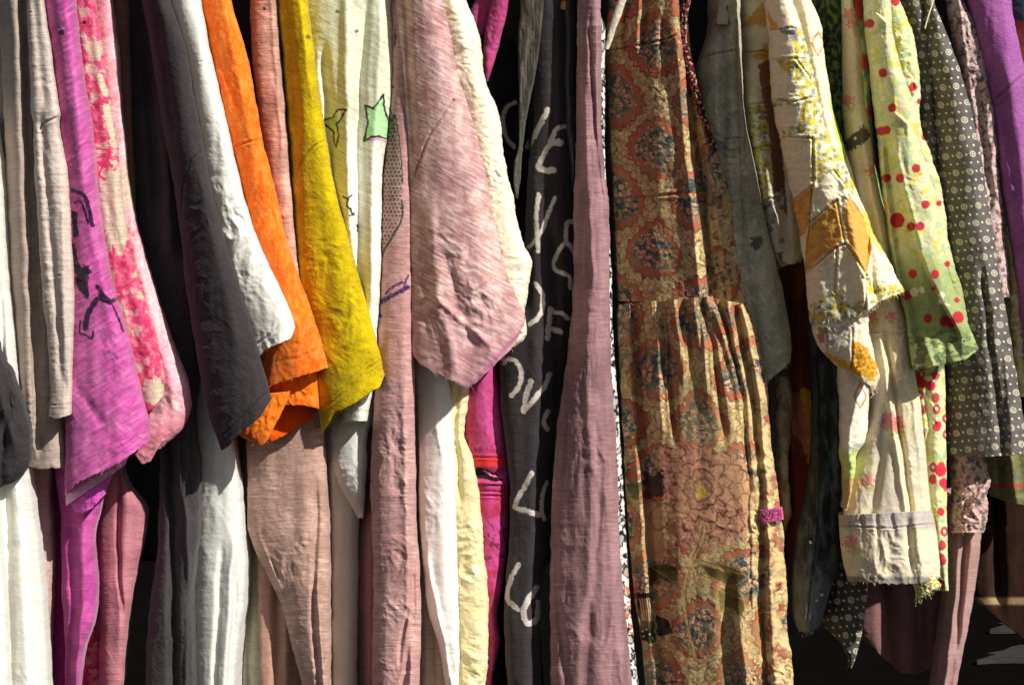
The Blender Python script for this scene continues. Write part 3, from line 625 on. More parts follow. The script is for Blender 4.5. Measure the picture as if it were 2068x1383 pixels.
piece('back', [(700, 820, 852), (830, 830, 852), (960, 835, 870), (1120, 838, 885), (1240, 840, 900), (1450, 848, 915)], .055, 'linen', C(226, 214, 186), g, ext=1, bf=.02, folds=[('v', [(1200, 866), (1450, 876)], .008, 7)], db=.06)
g = G('linen_dress', 'pale yellow linen dress with small embroidered motif and side seam', 'dress', 950, 1383, .03)
def pl(i):
    i.mottle(C(240, 230, 190), 40, .5, 3); w_ = C(250, 246, 226)
    for c in ((952, 1148), (960, 1144), (966, 1152), (956, 1157), (963, 1160)): i.stroke([(c[0]+4*math.cos(a), c[1]+4*math.sin(a)) for a in np.linspace(0, 6, 7)], 1.8, w_, curve=False)
    i.seam([(922, 1080), (926, 1200), (932, 1383)], C(190, 170, 120), .0012, 2.4); i.stitches([(928, 1080), (932, 1200), (938, 1383)], C(196, 180, 130), 5, 1.5)
piece('body', [(740, 895, 950), (800, 895, 948), (870, 896, 938), (930, 897, 956), (1000, 900, 968), (1060, 904, 974), (1120, 908, 979), (1200, 912, 986), (1280, 918, 986), (1450, 922, 976)], .03, 'cotton', C(232, 216, 164), g, ext=1, bf=.024, cr=(.005, 30, 0, .9), folds=[('v', [(780, 928), (860, 918), (1000, 930)], .007, 6)], paint=pl, db=.05, wob=3)

# ---- magenta dyed dress
g = G('magenta_dress', 'magenta and red splotch dyed dress with a torn waistband', 'dress', 990, 1383, .06)
def pmg(i):
    i.mottle(C(176, 44, 66), 50, .85, 3); i.mottle(C(186, 84, 140), 40, .5, 8, th=.1)
    n = fbm(i.x/6, i.y/11, 12, 2); i.mix(.7*sm(.22, .36, n)*sm(800, 840, i.y)*(1-sm(900, 930, i.y)), C(110, 20, 70)); i.mix(.75*sm(.2, .32, fbm(i.x/10, i.y/14, 22, 2))*sm(1040, 1070, i.y)*(1-sm(1120, 1160, i.y)), C(90, 40, 60))
    i.mix(.9*sm(922, 926, i.y)*(1-sm(938, 944, i.y)), C(226, 56, 50)); i.poly([(944, 945), (975, 944), (1008, 958), (1020, 968), (1000, 974), (975, 966), (944, 964)], C(24, 8, 16), 1, 2)  # near-black fill paints the dark inside of the waist opening
    for y_ in (922, 978, 990, 999): i.seam([(930, y_), (1040, y_+3)], C(150, 16, 80), .002, 2.5)
    i.stroke([(978, 950), (995, 960), (1016, 964)], 3, C(232, 120, 170), dry=.3); i.mix((1-sm(870, 920, i.y))*.6, C(206, 84, 146))
    i.bump += .004*np.exp(-((i.y-975)/6)**2)-.006*np.exp(-((i.y-956)/8)**2)
piece('body', [(660, 940, 985), (745, 935, 1003), (830, 935, 1018), (900, 936, 1025), (960, 937, 1030), (1000, 940, 1029), (1060, 945, 1027), (1120, 950, 1022), (1200, 960, 1011), (1240, 965, 1004), (1290, 970, 1010), (1330, 970, 1002), (1450, 965, 982)], .05, 'cotton', C(200, 70, 134), g, ext=1, res=1.6, bf=.03, cr=(.002, 36, 0, 1.6), paint=pmg, db=.05, folds=[('v', [(760, 985), (900, 1000)], .003, 10)])
piece('strap', [(0, 996, 1029), (40, 985, 1021), (80, 978, 1011), (120, 974, 999), (165, 975, 986)], .02, 'cotton', C(112, 12, 50), g, res=1.6, bf=.012, paint=pmg, hem=[(0, 0), (1, 0)], db=.01, cr=(.002, 20, 0))
piece('strap', [(0, 960, 998), (40, 945, 988), (86, 950, 968)], .05, 'cotton', C(110, 12, 56), g, res=1.6, bf=.01, db=.01, cr=(.002, 20, 0), paint=pmg)

# ---- black lettered dress
lt = C(206, 196, 186)
g = G('lettered_dress', 'black jersey dress covered in cream brush painted letters', 'dress', 1080, 1383, .06)
def pk(i):
    i.mottle(C(44, 38, 40), 40, .5, 3, 120)
    S = lambda p, w_=11, **k_: i.stroke(p, w_, lt, warp=1.3, dry=.04, **k_)
    S([(1040, 208), (1024, 216), (1016, 236), (1018, 262), (1026, 284), (1038, 296)], 8)
    S([(1106, 222), (1092, 250), (1078, 276), (1066, 296)], 11); S([(1138, 256), (1124, 262), (1116, 276), (1110, 292), (1102, 304), (1094, 322), (1088, 338)], 10); S([(1116, 288), (1132, 288)], 14); S([(1088, 338), (1102, 344), (1116, 344)], 13)
    S([(1088, 394), (1083, 430), (1084, 470), (1087, 506)], 9, curve=False); S([(1120, 400), (1108, 430), (1098, 458), (1086, 480), (1068, 500)], 8)
    S([(1160, 448), (1146, 449), (1143, 470), (1144, 488), (1154, 500), (1158, 508)], 9); S([(1142, 488), (1128, 508), (1118, 530), (1122, 546), (1140, 552), (1150, 562), (1152, 582)], 8)
    S([(1081, 572), (1094, 590), (1096, 615), (1088, 640), (1070, 654)], 9); S([(1112, 624), (1108, 656), (1106, 684)], 10); S([(1118, 632), (1134, 632), (1146, 642)], 8); S([(1114, 664), (1132, 670)], 10)
    S([(1002, 726), (1016, 724), (1018, 734)], 9); S([(1028, 724), (1042, 730), (1051, 746), (1052, 766), (1046, 784), (1032, 799)], 9)
    S([(1072, 770), (1064, 794), (1058, 826)], 11); S([(1058, 830), (1084, 800), (1100, 780), (1109, 756)], 10)
    S([(1108, 830), (1100, 842), (1098, 856), (1106, 866)], 9)
    S([(1073, 956), (1060, 982), (1046, 1004), (1040, 1024)], 10); S([(1040, 1024), (1058, 1030), (1088, 1040)], 11, curve=False); S([(1104, 974), (1096, 1000), (1094, 1030), (1100, 1048)], 8)
    S([(1048, 1139), (1036, 1158), (1028, 1180), (1024, 1206), (1034, 1220), (1046, 1230)], 10); S([(1084, 1186), (1070, 1206), (1058, 1232), (1062, 1254), (1074, 1258), (1086, 1244), (1088, 1216)], 12)
piece('body', [(0, 1070, 1172), (150, 1076, 1175), (240, 1078, 1175), (330, 1068, 1172), (420, 1062, 1170), (600, 1054, 1168), (700, 1010, 1168), (800, 1010, 1140), (900, 1022, 1125), (1000, 1030, 1116), (1100, 1028, 1112), (1170, 1022, 1096), (1250, 1018, 1092), (1450, 1030, 1092)], .02, 'jersey', C(58, 52, 54), g, res=1.6, bf=.03, db=.12, tilt=.0,
      folds=[('r', [(0, 1152), (200, 1150), (360, 1162)], .010, 6), ('v', [(0, 1138), (240, 1140), (420, 1155)], .008, 6), ('r', [(150, 1164), (300, 1158)], .004, 3), ('v', [(500, 1120), (900, 1120)], .012, 10), ('r', [(400, 1085), (900, 1080), (1400, 1060)], .006, 16)], cr=(.0014, 50, 0, 2), paint=pk)
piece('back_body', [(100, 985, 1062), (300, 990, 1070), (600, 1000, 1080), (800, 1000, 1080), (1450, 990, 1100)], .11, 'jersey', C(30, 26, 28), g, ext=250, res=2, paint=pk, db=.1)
g = G('velvet_shirt', 'dark olive velvet shirt edge tapering to a green point before the lettered dress', 'shirt', 1045, 400, .02)
def pv(i): i.mottle(C(70, 84, 50), 20, .8, 3, 60); i.mix(.9*(1-sm(180, 330, i.y)), C(50, 42, 40)); i.mix(.6*sm(.0, .3, fbm(i.x/5, i.y/60, 8, 2)), C(96, 92, 76))
piece('facing', [(0, 1052, 1106), (100, 1046, 1092), (200, 1048, 1072), (290, 1048, 1056), (330, 1038, 1054), (370, 1036, 1050), (400, 1044, 1047)], .0, 'denim', C(66, 64, 52), g, bf=.012, res=1.7, db=.03, tilt=.01, folds=[('r', [(0, 1095), (100, 1086), (260, 1060)], .005, 5), ('v', [(0, 1078), (200, 1056)], .004, 6)], paint=pv, cr=(.0015, 16, 0, 2))

# ---- mauve dress
def pmv(i): i.streak(3, 40, 3.4, C(176, 140, 142), .45); i.streak(3, 30, 4, C(112, 78, 84), .4, 48); i.mottle(C(118, 84, 90), 50, .6, 5, 200); i.mottle(C(178, 144, 146), 12, .3, 15, 120)
piece('mauve_dress', [(0, 1167, 1212), (100, 1166, 1215), (250, 1164, 1214), (330, 1162, 1219), (400, 1160, 1228), (500, 1159, 1231), (620, 1156, 1232), (720, 1146, 1233), (800, 1134, 1238), (900, 1121, 1245), (1000, 1115, 1249), (1100, 1112, 1252), (1200, 1111, 1259), (1290, 1111, 1268), (1450, 1113, 1282)], -.03, 'linen', C(152, 112, 114), None, bf=.04, db=.15,
      folds=[('r', [(200, 1180), (330, 1184), (560, 1198)], .006, 7), ('v', [(60, 1190), (260, 1200), (400, 1216)], .005, 4), ('r', [(60, 1205), (300, 1206)], .003, 4), ('r', [(600, 1188), (800, 1186), (1000, 1196), (1200, 1190)], .006, 10), ('r', [(850, 1215), (1100, 1235), (1383, 1262)], .005, 10), ('v', [(1150, 1118), (1250, 1128), (1400, 1146)], .005, 8), ('v', [(1000, 1208), (1400, 1180)], .005, 10), ('v', [(1080, 1246), (1300, 1252)], .007, 6)], cr=(.0038, 40, .45, 2.2), paint=pmv, fuzz=0, wob=2.2)
tag(COL.objects['mauve_dress'], 'long dull mauve slub dress widening downward beside the lettered black dress', 'dress')
def pbw(i):
    n = fbm(i.x/13, i.y/20, 4, 3); i.mix(sm(-.06, .0, n), C(28, 26, 30)); i.mix(sm(.34, .4, n)*.6, C(220, 220, 214)); m = (i.y > 1150)*(i.y < 1290); i.mix(m*sm(.2, .25, fbm(i.x/12, i.y/16, 9)), C(220, 120, 84))
piece('monochrome_dress', [(60, 1200, 1222), (150, 1200, 1222), (300, 1205, 1221), (500, 1210, 1233), (700, 1215, 1240), (880, 1220, 1252), (1000, 1225, 1260), (1100, 1230, 1266), (1250, 1240, 1276), (1450, 1250, 1298)], .04, 'cotton', C(226, 224, 216), None, bf=.02, res=1.7, paint=pbw, cr=(.002, 20, 0), ext=200)
tag(COL.objects['monochrome_dress'], 'sliver of black and white printed dress behind the mauve dress', 'dress')
# ================================================================ right half
# ---- paisley / medallion tiered dress
coral = C(192, 104, 76); cream2 = C(224, 198, 142); teal = C(54, 84, 88); oliv = C(150, 136, 84); dk = C(44, 40, 36)
def medal(i, cx0=1325, cy0=300, ink=None):
    x = i.x + 4*perlin(i.x/24, i.y/24, 5)+11*perlin(i.x/75, i.y/75, 15); y = i.y + 4*perlin(i.x/24+9, i.y/24, 6)+12*perlin(i.x/75+4, i.y/75, 16)
    best = np.full(x.shape, 9.); dx = np.zeros(x.shape); dy = np.zeros(x.shape)
    for r in range(-4, 13):
        for c in range(-3, 4):
            mx = cx0+c*168+(r % 2)*84+.0*r; my = cy0+r*104
            ex = (x-mx)/84; ey = (y-my)/90
            d = np.hypot(ex*(1+.55*np.maximum(-ey, 0)), ey)*(1+.06*((r*3+c) % 2)); m = d < best
            best = np.where(m, d, best); dx = np.where(m, ex, dx); dy = np.where(m, ey, dy)
    th = np.arctan2(dy, dx)
    i.mix(np.ones(x.shape), coral); i.mottle(C(150, 74, 54), 30, .5, 3)
    # cream garland outside the medallion, feathered, with dark outlines
    sc_ = best+.035*np.cos(th*22)
    gar = sm(.69, .72, sc_)
    i.mix(gar, cream2); w1, r1, _, _ = worley(x/8.5, y/8.5, 3)
    i.mix(gar*(1-sm(.93, .98, best))*sm(.32, .45, w1)*.55, C(104, 84, 50)); i.mix(gar*(1-sm(.93, .98, best))*(r1 > .72)*(w1 < .36)*.9, C(196, 110, 86)); i.mix(gar*(1-sm(.93, .98, best))*(w1 < .12)*.9, dk)
    i.mix(np.exp(-((sc_-.70)/.018)**2)*.85, C(60, 46, 34)); i.mix(np.exp(-((sc_-.96)/.022)**2)*.85, C(60, 48, 34))
    i.mix(sm(.98, 1.0, sc_)*(np.sin(th*30+best*26) > .55)*.5, oliv)
    # bouquet
    bq = best*1.0+.10*fbm(x/9, y/9, 8, 3); inb = 1-sm(.47, .52, bq)
    w2, r2, ax, ay = worley(x/11, y/11, 11); pet = .5+.5*np.cos(np.arctan2(ay, ax)*5)
    i.mix((1-sm(.56, .64, bq))*sm(.0, .2, fbm(x/7, y/7, 30, 2)), C(124, 128, 100))
    i.mix(inb, C(150, 136, 106)); i.mix(inb*sm(-.05, .15, fbm(x/13, y/13, 61, 2)), C(64, 84, 84)); i.mix(inb*(w2 < .38+.12*pet)*(r2 > .35), C(224, 172, 136)); i.mix(inb*(w2 < .26)*(r2 <= .4), C(90, 112, 108)); i.mix(inb*(w2 < .10), C(96, 50, 36)); i.mix(inb*(np.abs(w2-.40) < .04), C(24, 30, 34))
    i.mix(inb*(np.abs(fbm(x/6, y/6, 44, 2)) < .05)*.6, dk)
    # speckle of small flowers over the coral
    w3, r3, _, _ = worley(x/15, y/15, 19); i.mix((1-gar)*(1-inb)*(r3 > .62)*(w3 < .16)*.8, C(226, 196, 140)); i.mix((1-gar)*(1-inb)*(np.abs(w3-.2) < .03)*(r3 > .62)*.7, C(80, 70, 50))
def pbod(i): medal(i); i.mottle(C(150, 124, 84), 60, .25, 9)
def pskirt(i):
    medal(i, 1410-84, 850-104*5)
    # appliqué: big pale peony, leaves, stem, butterfly
    px_, py_ = 1418, 990; ex = i.x-px_+9*perlin(i.x/28, i.y/28, 71); ey = i.y-py_+9*perlin(i.x/28, i.y/28, 72); r = np.hypot(ex, ey*.95); th = np.arctan2(ey, ex)
    box = i.inside([(1325, 905), (1400, 900), (1440, 905), (1500, 925), (1520, 1000), (1500, 1080), (1440, 1110), (1370, 1090), (1330, 1070), (1345, 1000)], 6)
    pinkish = C(196, 144, 114); i.mix(box, pinkish); i.mottle(C(180, 120, 96), 24, 0, 2)
    line = C(96, 44, 38)
    for k_, (ra, n_, ph) in enumerate(((16, 7, .2), (33, 9, .9), (52, 11, .1), (72, 13, .7), (90, 15, .3))):
        rr = ra*(1+.20*np.abs(np.sin(n_*.5*(th+ph)))+.06*perlin(i.x/9, i.y/9, k_)); i.mix(box*np.exp(-((r-rr)/2.2)**2)*.95, line)
        i.mix(box*(r < ra+14)*(r > ra-6)*np.exp(-(np.sin(n_*.5*(th+ph))/.12)**2)*.75, line)
        i.mix(box*(r < rr)*(r > rr-14)*(np.sin(th*70) > .5)*.28, line)
        i.mix(box*(r < 10+2*np.sin(th*9)), C(220, 180, 60))
    g1 = C(74, 62, 24)
    leaf = [[(1415, 1140), (1450, 1135), (1505, 1160), (1480, 1182), (1435, 1165)], [(1450, 1190), (1480, 1185), (1502, 1210), (1500, 1245), (1470, 1225), (1455, 1235)], [(1310, 1140), (1362, 1140), (1368, 1180), (1330, 1170), (1312, 1190)]]
    for l in leaf:
        i.poly(smooth(l+[l[0]]), g1, 1, 4)
        i.stroke(l+[l[0]], 2, C(150, 128, 76)); i.stroke([l[0], l[2]], 1.8, C(150, 128, 76))
    i.mottle(g1, 8, 0, 3)
    for p in ([(1424, 1060), (1420, 1090), (1404, 1125), (1388, 1160), (1382, 1200), (1390, 1270), (1410, 1340)], [(1416, 1062), (1408, 1095), (1394, 1128)], [(1400, 1145), (1412, 1160), (1440, 1170)], [(1412, 1130), (1460, 1150)]):
        i.stroke(p, 6, C(196, 160, 100)); i.stroke([(a+3, b) for a, b in p], 1.6, C(70, 50, 34))
    i.stroke([(1388, 1215), (1400, 1185), (1420, 1170), (1440, 1200), (1450, 1230)], 3, C(190, 150, 110)); i.poly([(1300, 1010), (1330, 1015), (1358, 1060), (1345, 1130), (1302, 1130)], C(170, 128, 96), .8, 8)
    i.stroke([(1318, 1030), (1335, 1020), (1350, 1035), (1345, 1060), (1325, 1070), (1312, 1050), (1318, 1030)], 3, line)
    i.poly([(1302, 950), (1320, 960), (1338, 945), (1340, 1000), (1318, 1010), (1298, 1005)], C(60, 34, 34), .95, 5); i.poly([(1262, 975), (1296, 975), (1294, 1000), (1280, 1012)], C(60, 84, 48), .95, 3)
    # butterfly
    i.poly([(1286, 1198), (1310, 1196), (1318, 1245), (1322, 1268), (1300, 1266), (1288, 1240)], C(22, 20, 24), 1, 2)
    for k_ in range(5): i.stroke([(1292+k_*5, 1208), (1298+k_*4.5, 1252)], 2.2, C(214, 176, 130))
    i.poly([(1288, 1262), (1318, 1262), (1326, 1296), (1312, 1300), (1294, 1286)], C(20, 18, 22), 1, 2); i.poly([(1322, 1240), (1345, 1248), (1362, 1280), (1330, 1284)], C(18, 16, 18), 1, 3)
    for p_ in ((1298, 1274), (1306, 1270), (1312, 1280), (1300, 1284), (1318, 1288)): i.dots([p_], 2, C(206, 220, 214))
    i.mottle(C(196, 170, 110), 90, .25, 29)
g = G('tiered_dress', 'long coral and cream dress with floral medallions, a gathered tier and appliqued butterfly', 'dress', 1430, 1383, .08)
gath = []
rs = np.random.RandomState(4)
for k in range(24):
    x0 = 1258+k*7.2+rs.uniform(-4, 4)
    gath.append(('v' if rs.rand() < .5 else 'r', [(608, x0), (640, x0+2), (660+rs.randint(0, 130), x0+rs.uniform(0, 14))], .0015+.0045*rs.rand(), 2.5+4*rs.rand()))
piece('bodice', [(0, 1232, 1372), (60, 1226, 1378), (110, 1224, 1384), (250, 1232, 1390), (400, 1240, 1410), (520, 1246, 1424), (612, 1250, 1432)], .025, 'cotton', coral, g, res=1.45, bf=.03, p=3.5, tilt=-.075, db=.2, paint=lambda i: (pbod(i), i.seam([(1224, 104), (1290, 92), (1350, 78), (1384, 60)], C(70, 40, 30), .003, 3), i.seam([(1240, 402), (1320, 396), (1412, 388)], C(150, 50, 40), .0022, 3.5)),
      folds=[('v', [(0, 1275), (90, 1262)], .012, 8), ('v', [(0, 1310), (90, 1300)], .012, 8), ('r', [(0, 1290), (90, 1284)], .010, 7), ('r', [(100, 1372), (580, 1416)], .012, 10), ('v', [(100, 1350), (600, 1398)], .005, 12), ('v', [(60, 1340), (100, 1338)], .008, 6)], cr=(.0022, 40, 0, 1.5), hem=[(0, -4), (.5, 0), (1, 0)], skew=.7)
piece('side_bodice', [(40, 1362, 1388), (130, 1372, 1400), (230, 1380, 1424), (300, 1384, 1446), (400, 1392, 1478), (500, 1402, 1494), (612, 1412, 1508)], .005, 'cotton', coral, g, res=1.5, bf=.02, p=2.2, tilt=-.02, ext=240, db=.1, paint=lambda i: (medal(i, 1440, 352), i.mottle(cream2, 12, .5, 7, 30)),
      folds=[('v', [(120, 1388), (400, 1418), (600, 1440)], .012, 6), ('r', [(200, 1410), (600, 1475)], .006, 7)], cr=(.003, 26, 0, 1.6))
def ptrim(i):
    i.mix(sm(-.1, .1, perlin(i.x/5, i.y/9, 5)), C(150, 36, 44)); i.mix(sm(.05, .15, perlin(i.x/5+9, i.y/8, 6)), C(22, 20, 34)); i.mix(sm(.25, .32, perlin(i.x/4+9, i.y/6, 16)), C(190, 170, 130))
    i.bump += .0022*fbm(i.x/4, i.y/4, 3, 2)
piece('beaded_trim', [(0, 1378, 1396), (60, 1366, 1386), (120, 1377, 1397), (170, 1391, 1409), (230, 1409, 1426), (300, 1435, 1448)], -.02, 'cotton', C(80, 20, 40), g, res=1.5, bf=.008, db=.01, paint=ptrim, fuzz=70, cr=(.004, 9, 0))
piece('skirt', [(614, 1250, 598, 1440), (640, 1248, 1460), (700, 1250, 1478), (800, 1255, 1500), (900, 1260, 1512), (1000, 1264, 1522), (1100, 1272, 1528), (1200, 1282, 1534), (1300, 1296, 1545), (1450, 1310, 1560)], .015, 'cotton', coral, g, ext=1, res=1.45, bf=.03, p=3.2, tilt=-.075, db=.2, paint=lambda i: (pskirt(i), i.mix(.4*np.exp(-((i.y-613+.08*(i.x-1250))/3)**2), C(90, 40, 30))), skew=.7,
      folds=gath+[('v', [(612, 1300), (700, 1306), (900, 1318)], .009, 6), ('r', [(612, 1318), (760, 1330), (860, 1336)], .007, 7), ('v', [(612, 1342), (740, 1352), (860, 1362)], .010, 6), ('r', [(612, 1362), (740, 1378)], .007, 7), ('v', [(612, 1384), (720, 1396)], .009, 6), ('v', [(612, 1418), (700, 1440), (860, 1462)], .011, 7), ('v', [(640, 1282), (900, 1300), (1383, 1340)], .016, 12), ('r', [(640, 1266), (900, 1282), (1383, 1312)], .010, 9), ('r', [(620, 1405), (800, 1432)], .006, 10), ('v', [(640, 1440), (760, 1476), (900, 1506)], .012, 9), ('r', [(640, 1448), (760, 1488), (920, 1512)], .008, 7), ('v', [(1180, 1470), (1383, 1480)], .010, 14), ('r', [(1230, 1490), (1400, 1510)], .010, 10)], cr=(.0013, 40, .45, 1.2))
piece('side_tier', [(600, 1425, 614, 1505), (650, 1440, 1524), (700, 1452, 1534), (760, 1466, 1546), (850, 1474, 1554), (920, 1480, 1560), (1040, 1488, 1578), (1120, 1490, 1585), (1220, 1494, 1590), (1280, 1500, 1590), (1330, 1500, 1600), (1450, 1510, 1602)], -.012, 'cotton', coral, g, ext=1, res=1.5, bf=.03, p=2.2, tilt=-.02, db=.1, paint=lambda i: (medal(i, 1520, 330), i.mottle(cream2, 30, .85, 7, 40)),
      folds=[('v', [(620, 1486), (800, 1522), (1000, 1540), (1383, 1540)], .014, 8), ('v', [(620, 1455), (800, 1500), (980, 1512)], .010, 7), ('r', [(620, 1472), (900, 1512), (1383, 1522)], .006, 7), ('r', [(620, 1500), (800, 1534), (1383, 1566)], .006, 8)], cr=(.009, 40, .35, .9), wob=2.5)
def plabel(i):
    k = C(110, 6, 60); i.mottle(C(220, 130, 176), 12, .4, 2)
    for p in ([(1541, 1038), (1544, 1044), (1549, 1036)], [(1554, 1032), (1553, 1048)], [(1561, 1031), (1559, 1047)], [(1565, 1032), (1572, 1031), (1571, 1046)], [(1566, 1040), (1575, 1038)], [(1576, 1030), (1577, 1044)]): i.stroke(p, 1.9, k, warp=.3)
piece('cloth_label', [(1030, 1534, 1023, 1580), (1057, 1538, 1048, 1583)], -.05, 'cotton', C(206, 84, 140), g, ext=1, res=.8, bf=.004, db=.004, wob=.5, paint=plabel, cr=(.0008, 14, 0), thick=.0008, soft=None)

# ---- olive grey jacket
g = G('grey_jacket', 'worn grey olive jacket with sewn placket and paint spots beside the tiered dress', 'jacket', 1560, 780, .06)
def pj(i):
    i.mottle(C(150, 148, 130), 40, .6, 3, 90); i.seam([(1412, 118), (1450, 108), (1486, 102)], C(60, 60, 52), .002, 3); i.seam([(1440, 52), (1474, 48)], C(60, 60, 50), .0018, 2.5)
    i.seam([(1486, 40), (1492, 250), (1502, 500)], C(80, 80, 70), .0016, 2.5); i.seam([(1462, 282), (1478, 280), (1506, 278)], C(80, 80, 70), .0016, 2.5)
    for k_ in range(14): i.stroke([(1462, 300+k_*15), (1484, 303+k_*15)], 1.8, C(100, 100, 88))
    i.stitches([(1488, 290), (1500, 500)], C(200, 200, 190), 7, 1.6); i.dots([(1440, 66, 2), (1506, 350, 5), (1540, 468, 3)], 3, C(200, 198, 186)); i.poly([(1516, 480), (1534, 474), (1542, 495), (1530, 512), (1518, 498)], C(50, 54, 56), .8, 5)
    i.stroke([(1540, 620), (1556, 612), (1552, 640), (1560, 662)], 5, C(176, 176, 166), dry=.6, warp=5)
    n = fbm(i.x/10, i.y/12, 40, 2); i.mix(sm(.42, .5, n)*sm(300, 400, i.y)*.5, C(170, 174, 168)); i.stroke([(1498, 190), (1502, 230), (1506, 320)], 2, C(90, 120, 124))
piece('front', [(0, 1440, 1496), (60, 1436, 1497), (150, 1412, 1500), (250, 1420, 1506), (330, 1430, 1524), (420, 1440, 1541), (540, 1460, 1570), (620, 1480, 1588), (700, 1500, 1598), (775, 1520, 740, 1596)], .015, 'denim', C(184, 180, 158), g, bf=.03, db=.12,
      folds=[('r', [(60, 1478), (280, 1482)], .006, 9), ('v', [(60, 1456), (280, 1464)], .008, 8), ('s', [(0, 1494), (500, 1500)], .006, 6), ('r', [(280, 1470), (600, 1500)], .005, 8), ('v', [(300, 1490), (600, 1516)], .004, 5)], cr=(.005, 34, .0, 1.4), paint=pj, hem=[(0, 30), (.4, 10), (1, -10)], fuzz=20)
piece('placket', [(0, 1450, 1474), (30, 1448, 1473), (49, 1446, 1471)], -.02, 'denim', C(176, 172, 150), g, bf=.01, res=1.6, db=.01, cr=(.002, 12, 0), paint=lambda i: (i.stroke([(1468, 14), (1470, 24)], 3, C(50, 46, 40)), i.stitches([(1453, 0), (1452, 48)], C(220, 214, 196), 7, 1.4)))
piece('lining', [(720, 1545, 1596), (800, 1550, 1590), (900, 1556, 1580), (1000, 1560, 1576), (1100, 1562, 1578)], .1, 'denim', C(110, 112, 104), g, ext=1, folds=[('r', [(800, 1570), (1100, 1568)], .006, 3)], db=.03)

# ---- patchwork helpers
pcream = C(238, 224, 188); pmust = C(222, 166, 84); pyel = C(212, 190, 78); pblu = C(96, 108, 128)
def pfloral(i, m, seed=3, sc_=11):
    i.mix(m, C(232, 226, 190)); n = fbm(i.x/16, i.y/18, seed+3, 3); i.mix(m*sm(-.05, .08, n), pyel)
    w1, r1, ax, ay = worley(i.x/sc_, i.y/sc_, seed); i.mix(m*(np.abs(w1-.26) < .09)*(r1 > .45)*.85, pblu); i.mix(m*(w1 < .1)*(r1 > .6), pblu); i.mix(m*(np.abs(fbm(i.x/9, i.y/9, seed+7, 2)) < .04)*.6, C(130, 130, 90))
def pback(i):
    i.mottle(C(206, 180, 140), 40, .4, 3)
    i.poly([(1490, 60), (1545, 0), (1552, 0), (1556, 60), (1530, 50)], pmust, 1, 2); i.poly([(1518, 115), (1560, 80), (1560, 130)], pmust, 1, 2)
    i.poly([(1530, 130), (1562, 120), (1590, 420), (1575, 560), (1556, 300)], C(130, 74, 26), .9, 2)
    pfloral(i, i.inside([(1510, 215), (1545, 210), (1556, 290), (1548, 400), (1530, 400), (1515, 300)], 3), 9)
    m = i.inside([(1540, 410), (1580, 380), (1592, 500), (1560, 520), (1546, 480)], 3); i.mix(m, C(226, 218, 196)); w1, r1, _, _ = worley(i.x/16, i.y/17, 6); i.mix(m*(w1 < .3)*(r1 > .3)*.8, C(90, 92, 110)); i.mix(m*(w1 < .12)*(r1 > .3), C(200, 196, 180))
    for p in ([(1500, 108), (1540, 104), (1560, 110)], [(1510, 212), (1548, 208)], [(1520, 300), (1556, 294)], [(1540, 405), (1582, 396)]): i.seam(p, C(120, 96, 60), .002, 3)
g = G('patchwork_jacket', 'cream and mustard patchwork jacket with frayed seams and diamond patches on the sleeve', 'jacket', 1700, 780, .0)
piece('back_sleeve', [(0, 1486, 1580), (100, 1494, 1590), (200, 1502, 1600), (300, 1512, 1606), (400, 1528, 1612), (480, 1544, 1616), (530, 1556, 1618), (562, 1566, 500, 1622)], .03, 'cotton', pcream, g, res=1.6, bf=.035, cr=(.003, 30, 0, 1.2), paint=pback, folds=[('v', [(120, 1552), (500, 1588)], .014, 10), ('r', [(200, 1530), (500, 1562)], .005, 10)], hem=[(0, -20), (.3, -6), (.6, 6), (1, 0)], fuzz=14)
